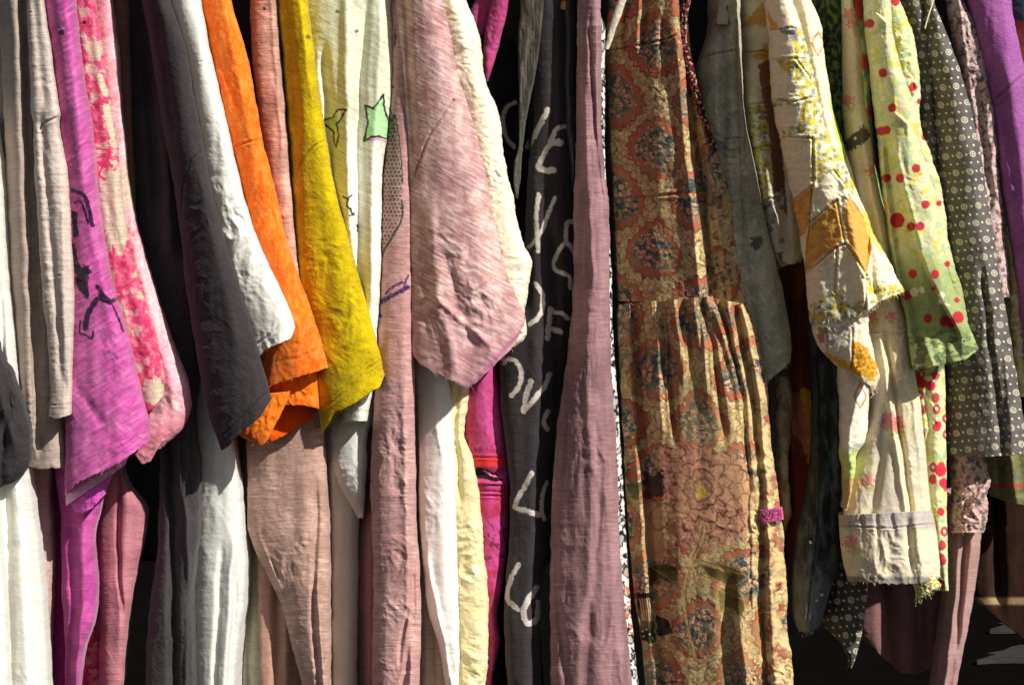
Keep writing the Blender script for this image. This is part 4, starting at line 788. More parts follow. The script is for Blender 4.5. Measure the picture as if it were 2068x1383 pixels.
def ppatch(i):
    i.mottle(C(240, 228, 204), 36, .5, 3)
    F = i.inside([(1598, 56), (1632, 70), (1668, 150), (1700, 260), (1735, 370), (1722, 392), (1702, 380), (1684, 345), (1640, 376), (1638, 290), (1622, 270), (1580, 282), (1581, 262), (1612, 250), (1606, 212), (1560, 214), (1566, 196), (1606, 206), (1618, 180), (1592, 150), (1566, 124), (1606, 116)], 2)
    pfloral(i, F, 5)
    i.poly([(1549, 20), (1575, 58), (1556, 62)], pmust, 1, 2); i.poly([(1574, 58), (1606, 54), (1612, 84), (1598, 84)], C(110, 120, 140), .7, 4)
    P1 = [(1597, 405), (1641, 376), (1634, 445), (1628, 470), (1612, 480)]; P2 = [(1636, 452), (1690, 406), (1706, 480), (1690, 500), (1652, 525), (1626, 552), (1628, 480)]; P3 = [(1713, 396), (1735, 420), (1757, 462), (1762, 500), (1750, 552), (1738, 540), (1716, 508), (1704, 440)]
    for p in (P1, P2, P3): i.poly(p, pmust, 1, 1.5)
    i.mix(i.inside(P3)*sm(0, .3, fbm(i.x/8, i.y/8, 7, 2))*.6, C(228, 170, 70)); i.mix((i.inside(P2)+i.inside(P1))*sm(0, .3, fbm(i.x/14, i.y/14, 8, 3))*.4, C(180, 116, 40))
    pfloral(i, i.inside([(1630, 622), (1660, 600), (1690, 588), (1720, 612), (1745, 606), (1752, 655), (1636, 660)], 3), 12)
    pfloral(i, i.inside([(1752, 560), (1790, 580), (1826, 560), (1826, 600), (1760, 630)], 3), 15, 8); i.poly([(1740, 420), (1762, 440), (1790, 505), (1776, 510), (1752, 470)], C(240, 214, 90), .9, 2)
    sw = C(120, 104, 56)
    for p in ([(1556, 62), (1600, 56), (1632, 66)], [(1560, 120), (1610, 118), (1655, 124)], [(1562, 200), (1600, 206), (1648, 196)], [(1580, 276), (1641, 280)], [(1641, 278), (1642, 374)], [(1640, 376), (1600, 404)], [(1641, 374), (1634, 470), (1624, 560)], [(1690, 404), (1636, 450)], [(1690, 404), (1706, 490), (1728, 520), (1750, 556)], [(1628, 552), (1690, 500), (1706, 492)], [(1713, 394), (1757, 460), (1750, 556)], [(1690, 500), (1686, 590)], [(1684, 345), (1722, 392), (1740, 420), (1790, 520)], [(1606, 116), (1660, 190), (1700, 290), (1735, 380)], [(1750, 556), (1748, 625)]):
        i.seam(p, sw, .0024, 3, .5, False)
    n = perlin(i.x/3, i.y/3, 3)
    for p in ([(1606, 116), (1660, 190), (1700, 290), (1735, 380)], [(1641, 280), (1642, 372)], [(1690, 404), (1706, 490), (1750, 556)]): i.mix((np.exp(-(i.dist(p, 3)/4)**2))*(n > .1)*.7, C(250, 240, 130))
piece('front_sleeve', [(0, 1547, 1600), (50, 1552, 1617), (100, 1556, 1632), (150, 1558, 1643), (210, 1562, 1656), (260, 1572, 1668), (330, 1588, 1704), (400, 1602, 1737), (480, 1616, 1770), (530, 1624, 1796), (560, 1628, 1812), (655, 1638, 588, 1826)], -.09, 'cotton', pcream, g, res=1.5, bf=.045, paint=ppatch, cr=(.004, 34, .35, .9), wob=3,
      folds=[('v', [(62, 1570), (70, 1600)], .004, 9), ('r', [(380, 1706), (620, 1752)], .008, 12), ('v', [(500, 1660), (640, 1700)], .003, 14), ('v', [(300, 1722), (600, 1768)], .006, 9)], hem=[(0, 0), (.25, 4), (.5, 12), (.62, 12), (.75, 2), (1, 0)], fuzz=90, skew=.55)
def pcuff(i):
    i.poly([(1660, 712), (1690, 720), (1740, 745), (1770, 752), (1768, 772), (1700, 745)], C(212, 166, 50), 1, 4); i.poly([(1722, 688), (1750, 700), (1768, 735), (1775, 762), (1720, 740)], C(220, 160, 50), 1, 4); i.poly([(1652, 660), (1668, 662), (1664, 694), (1654, 690)], C(150, 96, 30), .8, 3)
    i.poly([(1668, 662), (1724, 660), (1700, 700), (1672, 700)], C(196, 186, 166), .8, 3)
    i.mix(i.inside([(1722, 688), (1750, 700), (1775, 762), (1720, 740)])*(fbm(i.x/7, i.y/5, 4, 2) > .15)*.6, C(120, 66, 10))
    for p in ([(1668, 664), (1672, 710)], [(1722, 664), (1720, 745)]): i.seam(p, C(140, 120, 80), .002, 3)
piece('sleeve_cuff', [(625, 1638, 1756), (670, 1642, 1757), (700, 1654, 1762), (735, 1684, 732, 1770), (752, 1700, 760, 1776), (788, 1736, 782, 1772)], -.085, 'cotton', C(226, 214, 190), g, ext=1, res=1.5, bf=.03, paint=pcuff, cr=(.005, 20, 0), fuzz=50, wob=3, hem=[(0, -26), (.3, -10), (.7, 6), (1, 0)])
thread('loose_thread', [(1762, 782, -.09), (1760, 790, -.09), (1764, 797, -.088), (1758, 803, -.086)], .0006, C(230, 230, 190), 'cotton', g)

# ---- rust patchwork strip and dark denim
def prust(i):
    i.mottle(C(120, 60, 30), 40, .7, 3, 80); i.poly([(1615, 780), (1640, 790), (1640, 1000), (1628, 880), (1612, 840)], C(226, 170, 40), 1, 4); i.poly([(1596, 800), (1615, 790), (1634, 880), (1630, 920), (1600, 870)], C(200, 120, 96), .9, 4); i.poly([(1590, 900), (1632, 930), (1632, 1160), (1590, 1160)], C(110, 40, 40), .8, 6)
    i.poly([(1570, 570), (1600, 560), (1606, 640), (1580, 680)], C(96, 70, 60), .8, 8)
piece('rust_quilt', [(480, 1566, 1640), (600, 1572, 1646), (780, 1586, 1650), (900, 1590, 1650), (1050, 1590, 1650), (1160, 1592, 1640)], .11, 'cotton', C(150, 84, 40), None, ext=30, bf=.02, paint=prust, res=2, cr=(.003, 36, 0), folds=[('r', [(560, 1612), (760, 1618)], .008, 8), ('v', [(560, 1590), (900, 1606)], .008, 8)])
tag(COL.objects['rust_quilt'], 'rust and golden yellow quilted cloth strip deep behind the dark denim shirt', 'quilt')
piece('muslin_strip', [(760, 1566, 1594), (830, 1568, 1600), (900, 1572, 1594), (960, 1570, 1592), (1020, 1576, 1600), (1070, 1578, 1590)], .085, 'cotton', C(200, 190, 160), None, ext=10, res=1.7, paint=lambda i: (i.mottle(C(150, 110, 40), 18, .8, 3, 40)), cr=(.005, 18, 0), wob=4, fuzz=16)
tag(COL.objects['muslin_strip'], 'ragged muslin strip with mustard stains just right of the pink label', 'cloth')
def pdn(i): i.mottle(C(22, 28, 29), 30, .7, 3, 100); i.mottle(C(120, 140, 140), 14, .25, 8, 50, th=.15); i.mix(.35*sm(1100, 1200, i.y), C(120, 128, 126)); i.seam([(1652, 690), (1656, 1000), (1630, 1250)], C(20, 24, 26), .002, 3); i.dots([(1637, 1095, 2.4), (1660, 1200, 2.4), (1650, 1212, 2)], 2, C(226, 232, 226))
piece('denim_shirt', [(600, 1640, 1700), (680, 1636, 1702), (800, 1645, 1704), (900, 1642, 1705), (1000, 1632, 1706), (1070, 1616, 1700), (1150, 1604, 1690), (1220, 1602, 1668), (1283, 1612, 1262, 1656)], .03, 'denim', C(44, 50, 48), None, ext=10, bf=.032, paint=pdn, folds=[('v', [(800, 1680), (1100, 1672)], .006, 6), ('r', [(900, 1694), (1140, 1688)], .005, 6)], cr=(.005, 26, .6), fuzz=30, hem=[(0, -10), (.5, 6), (1, 0)], db=.06)
tag(COL.objects['denim_shirt'], 'dark green black denim sleeve with a pale frayed end under the patchwork cuff', 'shirt')

# ---- pale cream shirt with leaf motif
g = G('leaf_shirt', 'pale cream shirt with a lime patch and faint brown leaf shapes', 'shirt', 1730, 1000, -.02)
def pcs(i):
    i.mottle(C(214, 206, 184), 30, .4, 3); i.poly([(1672, 196), (1690, 210), (1712, 330), (1700, 330)], C(190, 214, 96), .9, 2); i.seam([(1640, 82), (1652, 72), (1664, 68)], C(140, 120, 90), .002, 3)
    for c in ((1652, 88), (1737, 800)):
        i.stroke([(c[0], c[1]-24), (c[0]-11, c[1]), (c[0], c[1]+24)], 3, C(196, 128, 84)); i.stroke([(c[0], c[1]-24), (c[0]+11, c[1]), (c[0], c[1]+24)], 3, C(196, 128, 84))
    i.mix(sm(905, 915, i.y+8*perlin(i.x/8, i.y/8, 2))*.9, C(196, 214, 120)); i.mix(sm(960, 970, i.y)*.6, C(200, 120, 90))
piece('sleeve', [(0, 1590, 1639), (60, 1600, 1661), (80, 1602, 1662), (150, 1612, 1672), (250, 1632, 1690), (330, 1655, 1716), (430, 1680, 1740)], -.04, 'cotton', C(232, 224, 196), g, res=1.7, bf=.025, paint=pcs, cr=(.0025, 26, 0), folds=[('r', [(0, 1622), (300, 1680)], .003, 9)])
piece('lower_sleeve', [(700, 1690, 1752), (780, 1696, 1756), (840, 1698, 1754), (890, 1698, 1748), (915, 1698, 1732), (950, 1704, 1728), (1030, 1704, 1710)], -.03, 'cotton', C(240, 236, 216), g, ext=1, res=1.7, bf=.025, paint=pcs, cr=(.003, 26, 0), folds=[('r', [(760, 1738), (900, 1712)], .004, 6)], wob=2.5)

# ---- dark mossy garment
def pmo(i): i.mottle(C(110, 130, 50), 9, .9, 4, 14, th=.08); i.mix(.85*sm(230, 260, i.y), C(52, 70, 68)); i.bump += .002*fbm(i.x/6, i.y/6, 4, 2)*(i.y < 230)
piece('moss_cardigan', [(0, 1636, 1700), (100, 1650, 1700), (230, 1670, 1702), (350, 1686, 1710), (460, 1690, 1720)], .0, 'denim', C(40, 52, 48), None, bf=.02, res=1.8, paint=pmo, fuzz=0)
tag(COL.objects['moss_cardigan'], 'dark teal cardigan sliver with mossy green tufts behind the cream shirt', 'cardigan')

# ---- faded floral shirt with wide cuff
g = G('faded_shirt', 'faded lilac cream floral shirt with a wide gathered cuff and frayed corner', 'shirt', 1800, 1200, -.01)
def pfa(i):
    i.mottle(C(196, 184, 180), 40, .35, 3, 110); i.mix(.75*np.exp(-((i.x-(1740+.13*(i.y-600)))/16)**2)*sm(600, 680, i.y)*.6, C(176, 164, 168))
    for (x_, y_, r_) in ((1717, 30, 12), (1722, 50, 9), (1712, 205, 12), (1758, 345, 10), (1797, 850, 18), (1812, 860, 14), (1752, 970, 14), (1718, 1095, 14), (1758, 640, 14), (1800, 640, 10)):
        n = fbm(i.x/6, i.y/6, 9, 2); m = (np.hypot(i.x-x_, i.y-y_)+9*n < r_); i.mix(m*.75, C(210, 110, 116)); m2 = (np.hypot(i.x-x_-8, i.y-y_-16)+9*n < r_*.8); i.mix(m2*.5, C(170, 178, 96))
    m = i.inside([(1706, 290), (1738, 256), (1754, 262), (1752, 285), (1725, 300), (1712, 306)], 5); i.mix(m*.9, C(60, 56, 50)); i.dots([(1727, 280, 3)], 3, C(240, 236, 220))
piece('sleeve', [(0, 1698, 1722), (60, 1700, 1736), (150, 1700, 1741), (210, 1700, 1748), (260, 1704, 1757), (350, 1712, 1768), (450, 1722, 1792), (600, 1745, 1818), (652, 1750, 1836), (720, 1752, 1843), (800, 1752, 1856), (900, 1735, 1868), (960, 1716, 1874), (1046, 1700, 1882)], -.02, 'cotton', C(228, 214, 178), g, res=1.7, bf=.035, paint=lambda i: (pfa(i), i.seam([(1756, 673), (1800, 674), (1836, 664)], C(206, 196, 190), -.003, 3)), cr=(.003, 34, .5, 1.6), db=.04,
      folds=[('v', [(690, 1790), (900, 1822), (1040, 1840)], .010, 6), ('r', [(680, 1775), (880, 1806), (1040, 1832)], .006, 7), ('v', [(300, 1735), (640, 1785)], .005, 7), ('r', [(350, 1755), (640, 1812)], .004, 7), ('r', [(800, 1846), (1040, 1872)], .006, 7), ('v', [(850, 1790), (1040, 1760)], .006, 10)])
def pcf(i): pfa(i); i.mix((1-sm(1058, 1078, i.y))*.7, C(168, 158, 160)); i.mix(sm(1160, 1168, i.y)*.8, C(120, 116, 112)); i.seam([(1700, 1062), (1800, 1066), (1888, 1056)], C(96, 90, 92), .0016, 2.4, curve=False); i.stitches([(1706, 1164), (1800, 1172), (1860, 1166)], C(90, 88, 84), 6, 2)
piece('cuff', [(1040, 1696, 1030, 1882), (1080, 1698, 1072, 1892), (1130, 1703, 1120, 1896), (1172, 1712, 1166, 1900)], -.035, 'cotton', C(230, 216, 180), g, ext=1, res=1.6, bf=.045, p=2.6, paint=pcf, cr=(.004, 28, 0, 1.6), hem=[(0, 0), (.5, 10), (.75, 10), (1, 0)],
      folds=[('v', [(1045, 1715), (1080, 1720)], .004, 5), ('v', [(1045, 1740), (1075, 1744)], .004, 4), ('v', [(1045, 1770), (1080, 1772)], .004, 4), ('v', [(1045, 1800), (1070, 1806)], .004, 5), ('r', [(1060, 1850), (1150, 1862)], .006, 8), ('v', [(1060, 1832), (1150, 1842)], .005, 7)], fuzz=10)
piece('frayed_corner', [(1140, 1838, 1880), (1168, 1842, 1890), (1212, 1848, 1180, 1902)], -.06, 'cotton', C(220, 222, 170), g, ext=1, res=1.6, bf=.014, cr=(.006, 12, 0), paint=lambda i: (i.mottle(C(160, 190, 60), 8, .7, 3), i.mix((fbm(i.x/5, i.y/5, 6, 2) > .4)*.9, C(210, 60, 80))), fuzz=70, wob=4, db=.01)

# ---- green/red bordered cardigan
piece('bordered_cardigan', [(0, 1722, 1744), (100, 1732, 1752), (200, 1745, 1758), (300, 1750, 1765), (430, 1764, 1790)], .0, 'cotton', C(120, 160, 104), None, res=1.7, bf=.012, db=.03, cr=(.002, 20, 0),
      paint=lambda i: (i.mottle(C(220, 206, 130), 12, .5, 3, 30), i.mix(((np.sin(i.y/16+.5*perlin(i.x/9, i.y/9, 2)) > .72) | (i.y < 22))*.9, C(204, 60, 70))))
tag(COL.objects['bordered_cardigan'], 'narrow green cardigan edge with red border flecks left of the cherry dotted sleeve', 'cardigan')

# ---- cherry dotted shirt
red_ = C(184, 50, 58); lg = C(206, 204, 162)
g = G('cherry_shirt', 'pale green shirt printed with red cherries and yellow blossoms', 'shirt', 1900, 1190, -.03)
def pch(i):
    i.mottle(C(226, 226, 176), 40, .6, 3, 70); n = fbm(i.x/20, i.y/20, 13, 3); i.mix(.85*sm(.3, .42, n), C(210, 200, 90)); i.mix(.6*sm(.35, .5, fbm(i.x/26, i.y/26, 23, 3)), C(156, 190, 150))
    i.mix(.75*sm(480, 560, i.y)*(1-sm(720, 760, i.y)), C(140, 158, 92)); m = sm(650, 690, i.y)*(1-sm(756, 760, i.y)); i.mix(m*sm(-.1, .1, fbm(i.x/22, i.y/14, 33, 3))*.8, C(72, 92, 56)); i.mix(m*(np.abs(fbm(i.x/18, i.y/11, 35, 2)) < .04)*.6, C(180, 180, 120))
    i.dots([(1757, 48), (1783, 148), (1802, 218), (1790, 263), (1780, 265), (1850, 340), (1818, 360), (1791, 360), (1869, 413), (1812, 445, 15), (1840, 458), (1858, 457), (1843, 553), (1888, 554), (1886, 582, 5), (1913, 533, 6), (1832, 596, 10), (1932, 606, 6), (1874, 643), (1908, 648, 11), (1935, 641, 12), (1920, 652, 10), (1808, 4, 9), (1844, 176, 9), (1868, 277, 7), (1896, 411, 6), (1856, 206, 5)], 9, red_)
    i.dots([(1782, 200, 5), (1846, 590, 9), (1862, 586, 6), (1902, 596, 6), (1898, 610, 5)], 5, C(236, 232, 206)); i.stroke([(1897, 596), (1906, 612), (1915, 616)], 4, C(236, 232, 206))
    m = i.y > 750; w1, r1, _, _ = worley(i.x/24, i.y/30, 8); i.mix(m*(w1 < .34)*(r1 > .55)*.95, C(196, 56, 74)); i.mix(m*(w1 < .12)*(r1 > .55)*(r1 < .8), C(236, 220, 190)); i.mix(m*(w1 < .3)*(r1 < .25)*.8, C(200, 204, 110))
    i.dots([(1854, 766), (1862, 774), (1880, 779), (1894, 858, 8), (1900, 950, 12), (1906, 975, 10), (1900, 1033, 8), (1903, 1132, 9)], 10, C(214, 50, 70))
piece('back_sleeve', [(0, 1780, 1815), (30, 1786, 1828), (80, 1796, 1846), (150, 1805, 1856), (250, 1820, 1860), (300, 1830, 1875), (380, 1848, 1902), (450, 1862, 1912), (520, 1876, 1922), (600, 1890, 1946), (660, 1900, 1956)], -.03, 'cotton', lg, g, res=1.6, bf=.02, db=.02, cr=(.004, 22, 0), paint=pch, wob=3)
piece('front_sleeve', [(0, 1748, 1799), (60, 1752, 1803), (120, 1758, 1815), (200, 1766, 1842), (300, 1778, 1862), (400, 1788, 1890), (500, 1800, 1906), (560, 1812, 1920), (600, 1822, 1934), (640, 1830, 1950), (757, 1844, 704, 1976)], -.075, 'cotton', lg, g, res=1.5, bf=.035, cr=(.0025, 34, .2, 1.4), paint=pch, hem=[(0, -10), (.2, -4), (.5, 4), (.85, 10), (1, 0)],
      folds=[('z', [(300, 1806), (450, 1836), (560, 1876), (680, 1940)], .022, 7), ('r', [(690, 1870), (750, 1885)], .006, 8), ('v', [(690, 1905), (750, 1915)], .006, 8), ('r', [(25, 1765), (48, 1790)], .004, 4), ('r', [(228, 1806), (252, 1834)], .005, 4), ('r', [(320, 1812), (500, 1862)], .004, 6)], skew=.55)
piece('lower_body', [(700, 1838, 1906), (800, 1850, 1909), (900, 1858, 1911), (1000, 1870, 1912), (1100, 1880, 1914), (1192, 1894, 1916)], -.005, 'cotton', C(218, 220, 170), g, ext=1, res=1.6, bf=.022, cr=(.003, 30, 0), paint=pch, folds=[('v', [(780, 1872), (1000, 1880)], .005, 6), ('v', [(1080, 1886), (1190, 1900)], .008, 5)], db=.04)

# ---- dotted ring dress
def prg(i, base2=C(92, 85, 80)):
    i.mottle(base2*.8, 50, .6, 3); a = .17; x = i.x*math.cos(a)-i.y*math.sin(a)*.45+.7*0; x = i.x-.24*i.y+2*perlin(i.x/30, i.y/40, 3); y = i.y+.1*i.x
    P = 28.0; gx = x/P; gy = y/(P*1.25); row = np.floor(gy); fx = gx+.5*(np.mod(row, 2)); fx = (fx-np.floor(fx)-.5)*P; fy = (gy-row-.5)*P*1.25; r = np.hypot(fx, fy)
    cr_ = C(226, 220, 190); i.mix((np.abs(r-5.2) < 1.4)*.65, cr_); i.mix((r < 2)*.8, cr_)
    P2 = 14.0; gx = (x+7)/P2; gy = (y+8.75)/(P2*1.25); row = np.floor(gy); fx = gx+.5*np.mod(row+1, 2); fx = (fx-np.floor(fx)-.5)*P2; fy = (gy-row-.5)*P2*1.25; r2 = np.hypot(fx, fy); i.mix((r2 < 2.2)*(r > 8)*.8, C(232, 228, 206))
ringc = C(104, 98, 92)
g = G('ring_dress', 'brown grey dress patterned with small cream rings and dots, rightmost long sleeve', 'dress', 1990, 915, .03)
piece('bodice', [(0, 1822, 1870), (100, 1842, 1886), (220, 1858, 1890), (300, 1862, 1892), (450, 1880, 1920), (700, 1905, 1960)], .01, 'cotton', ringc, g, res=1.5, bf=.02, paint=prg, db=.05)
piece('front', [(0, 1858, 1886), (60, 1862, 1908), (120, 1866, 1932), (200, 1874, 1956), (300, 1884, 1979), (400, 1890, 1995), (500, 1900, 2010), (600, 1912, 2027), (700, 1915, 2044), (800, 1914, 2060), (917, 1914, 915, 2076)], -.0, 'cotton', ringc, g, res=1.45, bf=.045, paint=prg, db=.08, cr=(.0022, 40, .3, 1.8), hem=[(0, 0), (.5, 6), (1, 0)],
      folds=[('v', [(140, 1876), (300, 1892), (500, 1915), (700, 1940)], .010, 8), ('v', [(560, 1985), (900, 2024)], .010, 7), ('r', [(300, 1962), (700, 2010)], .003, 10), ('r', [(720, 2034), (900, 2044)], .008, 8)], skew=.62)
thread('drawstring', [(1886, 0, -.03), (1876, 30, -.04), (1868, 58, -.046)], .0009, C(214, 206, 190), 'cotton', g)
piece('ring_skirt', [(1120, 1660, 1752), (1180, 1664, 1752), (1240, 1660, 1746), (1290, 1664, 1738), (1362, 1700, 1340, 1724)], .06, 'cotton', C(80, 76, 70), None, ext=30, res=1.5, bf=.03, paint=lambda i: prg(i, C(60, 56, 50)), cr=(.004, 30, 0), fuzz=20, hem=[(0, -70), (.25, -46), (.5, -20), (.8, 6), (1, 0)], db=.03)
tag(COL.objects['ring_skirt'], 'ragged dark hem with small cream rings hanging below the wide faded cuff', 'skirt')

# ---- animal print blouse with gathered cuff
def pan(i):
    n = fbm(i.x/10, i.y/13, 3, 3); i.mix(sm(.12, .2, n)*.85, C(84, 66, 70)); i.mix(sm(.15, .25, fbm(i.x/12+5, i.y/12, 9, 2))*.5, C(206, 150, 144))
g = G('animal_print_blouse', 'rose grey blouse with mottled animal print and gathered cuff at the end', 'blouse', 1960, 1060, .03)
piece('sleeve', [(0, 1918, 1946), (60, 1926, 1976), (150, 1945, 2000), (200, 1950, 2008), (300, 1962, 2017), (400, 1975, 2024), (500, 1990, 2032), (600, 2000, 2040)], .03, 'cotton', C(206, 186, 178), g, res=1.6, bf=.025, paint=pan, cr=(.004, 26, 0), folds=[('v', [(180, 1975), (400, 2000)], .010, 8), ('r', [(0, 1935), (200, 1962)], .005, 5)], wob=2.5)
piece('cuff', [(860, 1918, 1996), (940, 1920, 1990), (975, 1926, 2000), (1000, 1926, 1994), (1040, 1924, 1998), (1075, 1922, 1986)], .03, 'cotton', C(196, 166, 156), g, ext=1, res=1.5, bf=.035, paint=pan, cr=(.010, 28, 0, .8), wob=5, folds=[('v', [(960, 1996), (1010, 1950)], .012, 8), ('r', [(985, 1998), (1030, 1950)], .010, 7)], fuzz=10)
def ptr(i): i.mottle(C(160, 124, 122), 30, .6, 3, 160)
piece('rose_trousers', [(1000, 1915, 1990), (1070, 1916, 1984), (1200, 1912, 1968), (1290, 1900, 1950), (1383, 1888, 1932), (1450, 1880, 1918)], .07, 'linen', C(176, 138, 130), None, ext=1, bf=.028, paint=ptr, folds=[('r', [(1060, 1938), (1200, 1930), (1400, 1905)], .010, 7), ('v', [(1060, 1950), (1300, 1934)], .010, 7), ('r', [(1100, 1962), (1400, 1925)], .004, 6)], db=.06)
tag(COL.objects['rose_trousers'], 'narrow dusty rose trouser leg tapering down from the gathered cuff', 'trousers')
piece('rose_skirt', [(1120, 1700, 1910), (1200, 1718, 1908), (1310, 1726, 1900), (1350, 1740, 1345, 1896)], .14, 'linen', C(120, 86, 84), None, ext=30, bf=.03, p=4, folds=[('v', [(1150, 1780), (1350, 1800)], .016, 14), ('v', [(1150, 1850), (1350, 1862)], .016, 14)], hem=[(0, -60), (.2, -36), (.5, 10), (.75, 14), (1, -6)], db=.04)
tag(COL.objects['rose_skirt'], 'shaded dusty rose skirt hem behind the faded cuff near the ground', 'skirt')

# ---- purple tee, cream strip, far right pieces
piece('purple_tee', [(0, 1950, 2042), (60, 1962, 2052), (150, 1985, 2072), (250, 2005, 2094), (400, 2024, 2110), (500, 2042, 2130), (640, 2060, 2150), (760, 2070, 2170)], .02, 'fleece', C(150, 86, 144), None, bf=.035, db=.1, folds=[('s', [(180, 2010), (400, 2050)], .006, 20), ('r', [(150, 2040), (400, 2070)], .006, 14)], cr=(.0015, 50, 0), paint=lambda i: (i.mottle(C(136, 72, 134), 60, .5, 3), i.seam([(2068, 150), (2040, 175), (2012, 200)], C(90, 40, 90), .002, 4)))
tag(COL.objects['purple_tee'], 'violet purple fleece tee in the upper right corner', 't-shirt')
def pyf(i): pfloral(i, np.ones(i.x.shape)*.7, 21, 14)
piece('yellow_blouse', [(300, 2010, 2026), (350, 2012, 2032), (420, 2016, 2046), (500, 2024, 2054), (600, 2036, 2066), (700, 2044, 2080), (800, 2050, 2100)], .045, 'cotton', C(224, 218, 180), None, ext=20, res=1.6, bf=.02, paint=pyf, cr=(.004, 20, 0), wob=3)
tag(COL.objects['yellow_blouse'], 'pale yellow floral blouse sliver between the ring dress and purple tee', 'blouse')
piece('teal_top', [(0, 2030, 2110), (36, 2036, 2112), (40, 2038, 2112)], .07, 'jersey', C(52, 70, 76), None, bf=.02)
tag(COL.objects['teal_top'], 'dark teal cloth at the very top right corner', 'top')
piece('apricot_top', [(20, 2034, 2120), (120, 2050, 2125), (300, 2060, 2130)], .1, 'cotton', C(206, 130, 96), None, ext=10, bf=.02, paint=lambda i: i.mottle(C(226, 190, 130), 16, .6, 3), cr=(.002, 26, 0))
tag(COL.objects['apricot_top'], 'apricot printed top peeping out under the teal cloth', 'top')
def pgf(i): i.mottle(C(96, 112, 84), 20, .8, 3); i.mottle(C(90, 90, 40), 16, .5, 13); i.mix(.8*np.exp(-((i.y-978-.06*(i.x-2000))/4)**2), C(190, 40, 50))
piece('sage_floral_skirt', [(880, 1985, 2120), (960, 1990, 2120), (1008, 1996, 1024, 2120)], .14, 'cotton', C(130, 124, 80), None, ext=30, res=1.7, bf=.03, p=3, paint=pgf, cr=(.005, 34, 0), folds=[('v', [(900, 2020), (1010, 2030)], .012, 9), ('r', [(900, 2040), (1010, 2052)], .01, 9)], hem=[(0, -10), (.3, 0), (1, 4)])
tag(COL.objects['sage_floral_skirt'], 'sage and mustard floral hem with a red line at the right edge', 'skirt')
def pbr(i): i.mottle(C(34, 18, 12), 20, .7, 3, 60); i.mix(sm(1204, 1208, i.y+.0*i.x)*(1-sm(1218, 1222, i.y)), C(150, 130, 90))
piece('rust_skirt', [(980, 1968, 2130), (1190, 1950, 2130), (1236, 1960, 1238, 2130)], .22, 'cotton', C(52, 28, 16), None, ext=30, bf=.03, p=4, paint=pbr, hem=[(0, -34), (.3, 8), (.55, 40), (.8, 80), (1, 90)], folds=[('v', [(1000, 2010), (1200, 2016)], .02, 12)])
tag(COL.objects['rust_skirt'], 'dark rust brown skirt with an olive border low at the right edge', 'skirt')

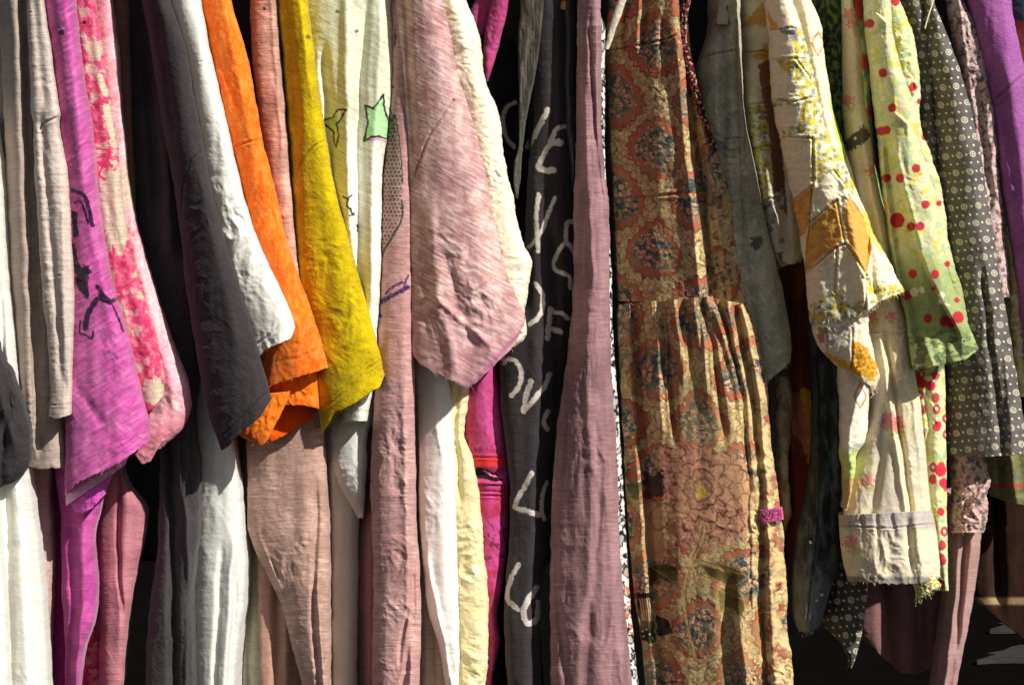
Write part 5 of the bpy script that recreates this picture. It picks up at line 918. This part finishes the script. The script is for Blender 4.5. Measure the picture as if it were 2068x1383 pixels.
# ================================================================ hangers
wood = simple_mat('hanger_wood', C(206, 140, 76), .55, 30, .25, None, .1, (1, 8, 1))
ivory = simple_mat('ivory_plastic', C(214, 206, 180), .45, 12, .08, None, .05)
steel = simple_mat('hook_steel', (.45, .45, .45), .35, 12, .1); steel.node_tree.nodes['Principled BSDF'].inputs['Metallic'].default_value = .9
def hanger(name, label, x, y, d, mat, wpx, hpx=30, lean=0.0, drop=0.05):
    """a clothes hanger seen end on: its tip is nearest the camera, its arms run back along the depth axis"""
    X, Z = unproj(float(x), float(y), d); root = bpy.data.objects.new(name, None); COL.objects.link(root); root.location = (X, d, Z)
    tag(root, label, 'hanger'); w_ = wpx*MPP; h_ = hpx*MPP
    V = []; F = []; n = 30
    for k in range(n+1):
        t = k/n; Y = t*.40; rise = drop*(1-abs(2*t-1)**1.4)*2.2+.0; tip = min(1, (min(t, 1-t)*n)/2.5+.45); a = w_/2*tip; b = h_/2*tip
        for q in range(12):
            th = q*math.pi/6; V.append((lean*(rise)+a*math.copysign(abs(math.cos(th))**.55, math.cos(th)), Y, h_/2+rise+b*math.copysign(abs(math.sin(th))**.55, math.sin(th))))
        if k: F += [((k-1)*12+q, (k-1)*12+(q+1) % 12, k*12+(q+1) % 12, k*12+q) for q in range(12)]
    F2 = [tuple(range(12))[::-1], tuple(n*12+q for q in range(12))]
    me = bpy.data.meshes.new('bar'); me.from_pydata(V, [], F+F2); me.materials.append(mat)
    for p_ in me.polygons: p_.use_smooth = len(p_.vertices) == 4
    o = bpy.data.objects.new('bar', me); COL.objects.link(o); o.parent = root
    V = []; F = []; m_ = 22
    for k in range(m_+1):
        t = k/m_; zc = drop*2.2+h_
        if t < .35: P_ = Vector((0, .20, zc+t/.35*.04))
        else:
            an = -math.pi/2+(t-.35)/.65*math.pi*1.35; P_ = Vector((0, .20+.022*math.cos(an), zc+.062+.022*math.sin(an)))
        for q in range(6): V.append((P_.x+.0017*math.cos(q*1.047), P_.y+.0017*math.sin(q*1.047), P_.z))
        if k: F += [((k-1)*6+q, (k-1)*6+(q+1) % 6, k*6+(q+1) % 6, k*6+q) for q in range(6)]
    me = bpy.data.meshes.new('hook'); me.from_pydata(V, [], F); me.materials.append(steel); o = bpy.data.objects.new('hook', me); COL.objects.link(o); o.parent = root
hanger('wooden_hanger', 'tan wooden hanger tip above the lettered black dress', 1142, 30, -.005, wood, 46, 34)
hanger('wooden_hanger', 'small tan wooden hanger end above the mustard tee', 592, 8, -.09, wood, 34, 22)
# narrow ivory strap hanging diagonally beside the mauve dress
piece('ivory_tape', [(0, 1248, 1266), (40, 1236, 1252), (100, 1220, 1230)], -.03, 'cotton', C(216, 208, 186), None, res=1.4, bf=.004, db=.004, cr=(.001, 20, 0))
tag(COL.objects['ivory_tape'], 'thin ivory tape slanting down between the mauve dress and tiered dress', 'tape')

# ================================================================ pale boards lying on the ground, lower right
bm_ = simple_mat('weathered_board', (.035, .03, .026), .95, 5, .3, None, .5, (1, 12, 12))
rb = random.Random(5)
for k, (x, y, L_, r) in enumerate(((1.19, 2.12, .9, .12), (1.10, 1.84, .9, .30))):
    n = 22; up = []; lo = []
    for q in range(n+1):
        t = q/n; w_ = .05*min(1, .25+t*5); up.append((L_*t+.02*rb.random(), w_*(.6+.7*rb.random()))); lo.append((L_*t+.02*rb.random(), -w_*(.5+.8*rb.random())))
    up[0] = (.07, .012); ring = lo+up[::-1]; m_ = len(ring)
    V = [(a, b, .012+.004*math.sin(a*9)) for a, b in ring]+[(a, b, 0) for a, b in ring]
    F = [tuple(range(m_)), tuple(range(2*m_-1, m_-1, -1))]+[(q, q+m_, (q+1) % m_+m_, (q+1) % m_) for q in range(m_)]
    me = bpy.data.meshes.new('board'); me.from_pydata(V, [], F); me.materials.append(bm_)
    o = bpy.data.objects.new('board', me); COL.objects.link(o); o.location = (x, y, .003); o.rotation_euler[2] = r
    o['label'] = ['splintered weathered board farther back on the dark ground at lower right', 'splintered weathered board closest to the bottom right picture corner'][k]; o['category'] = 'board'; o['group'] = 'boards on the ground'
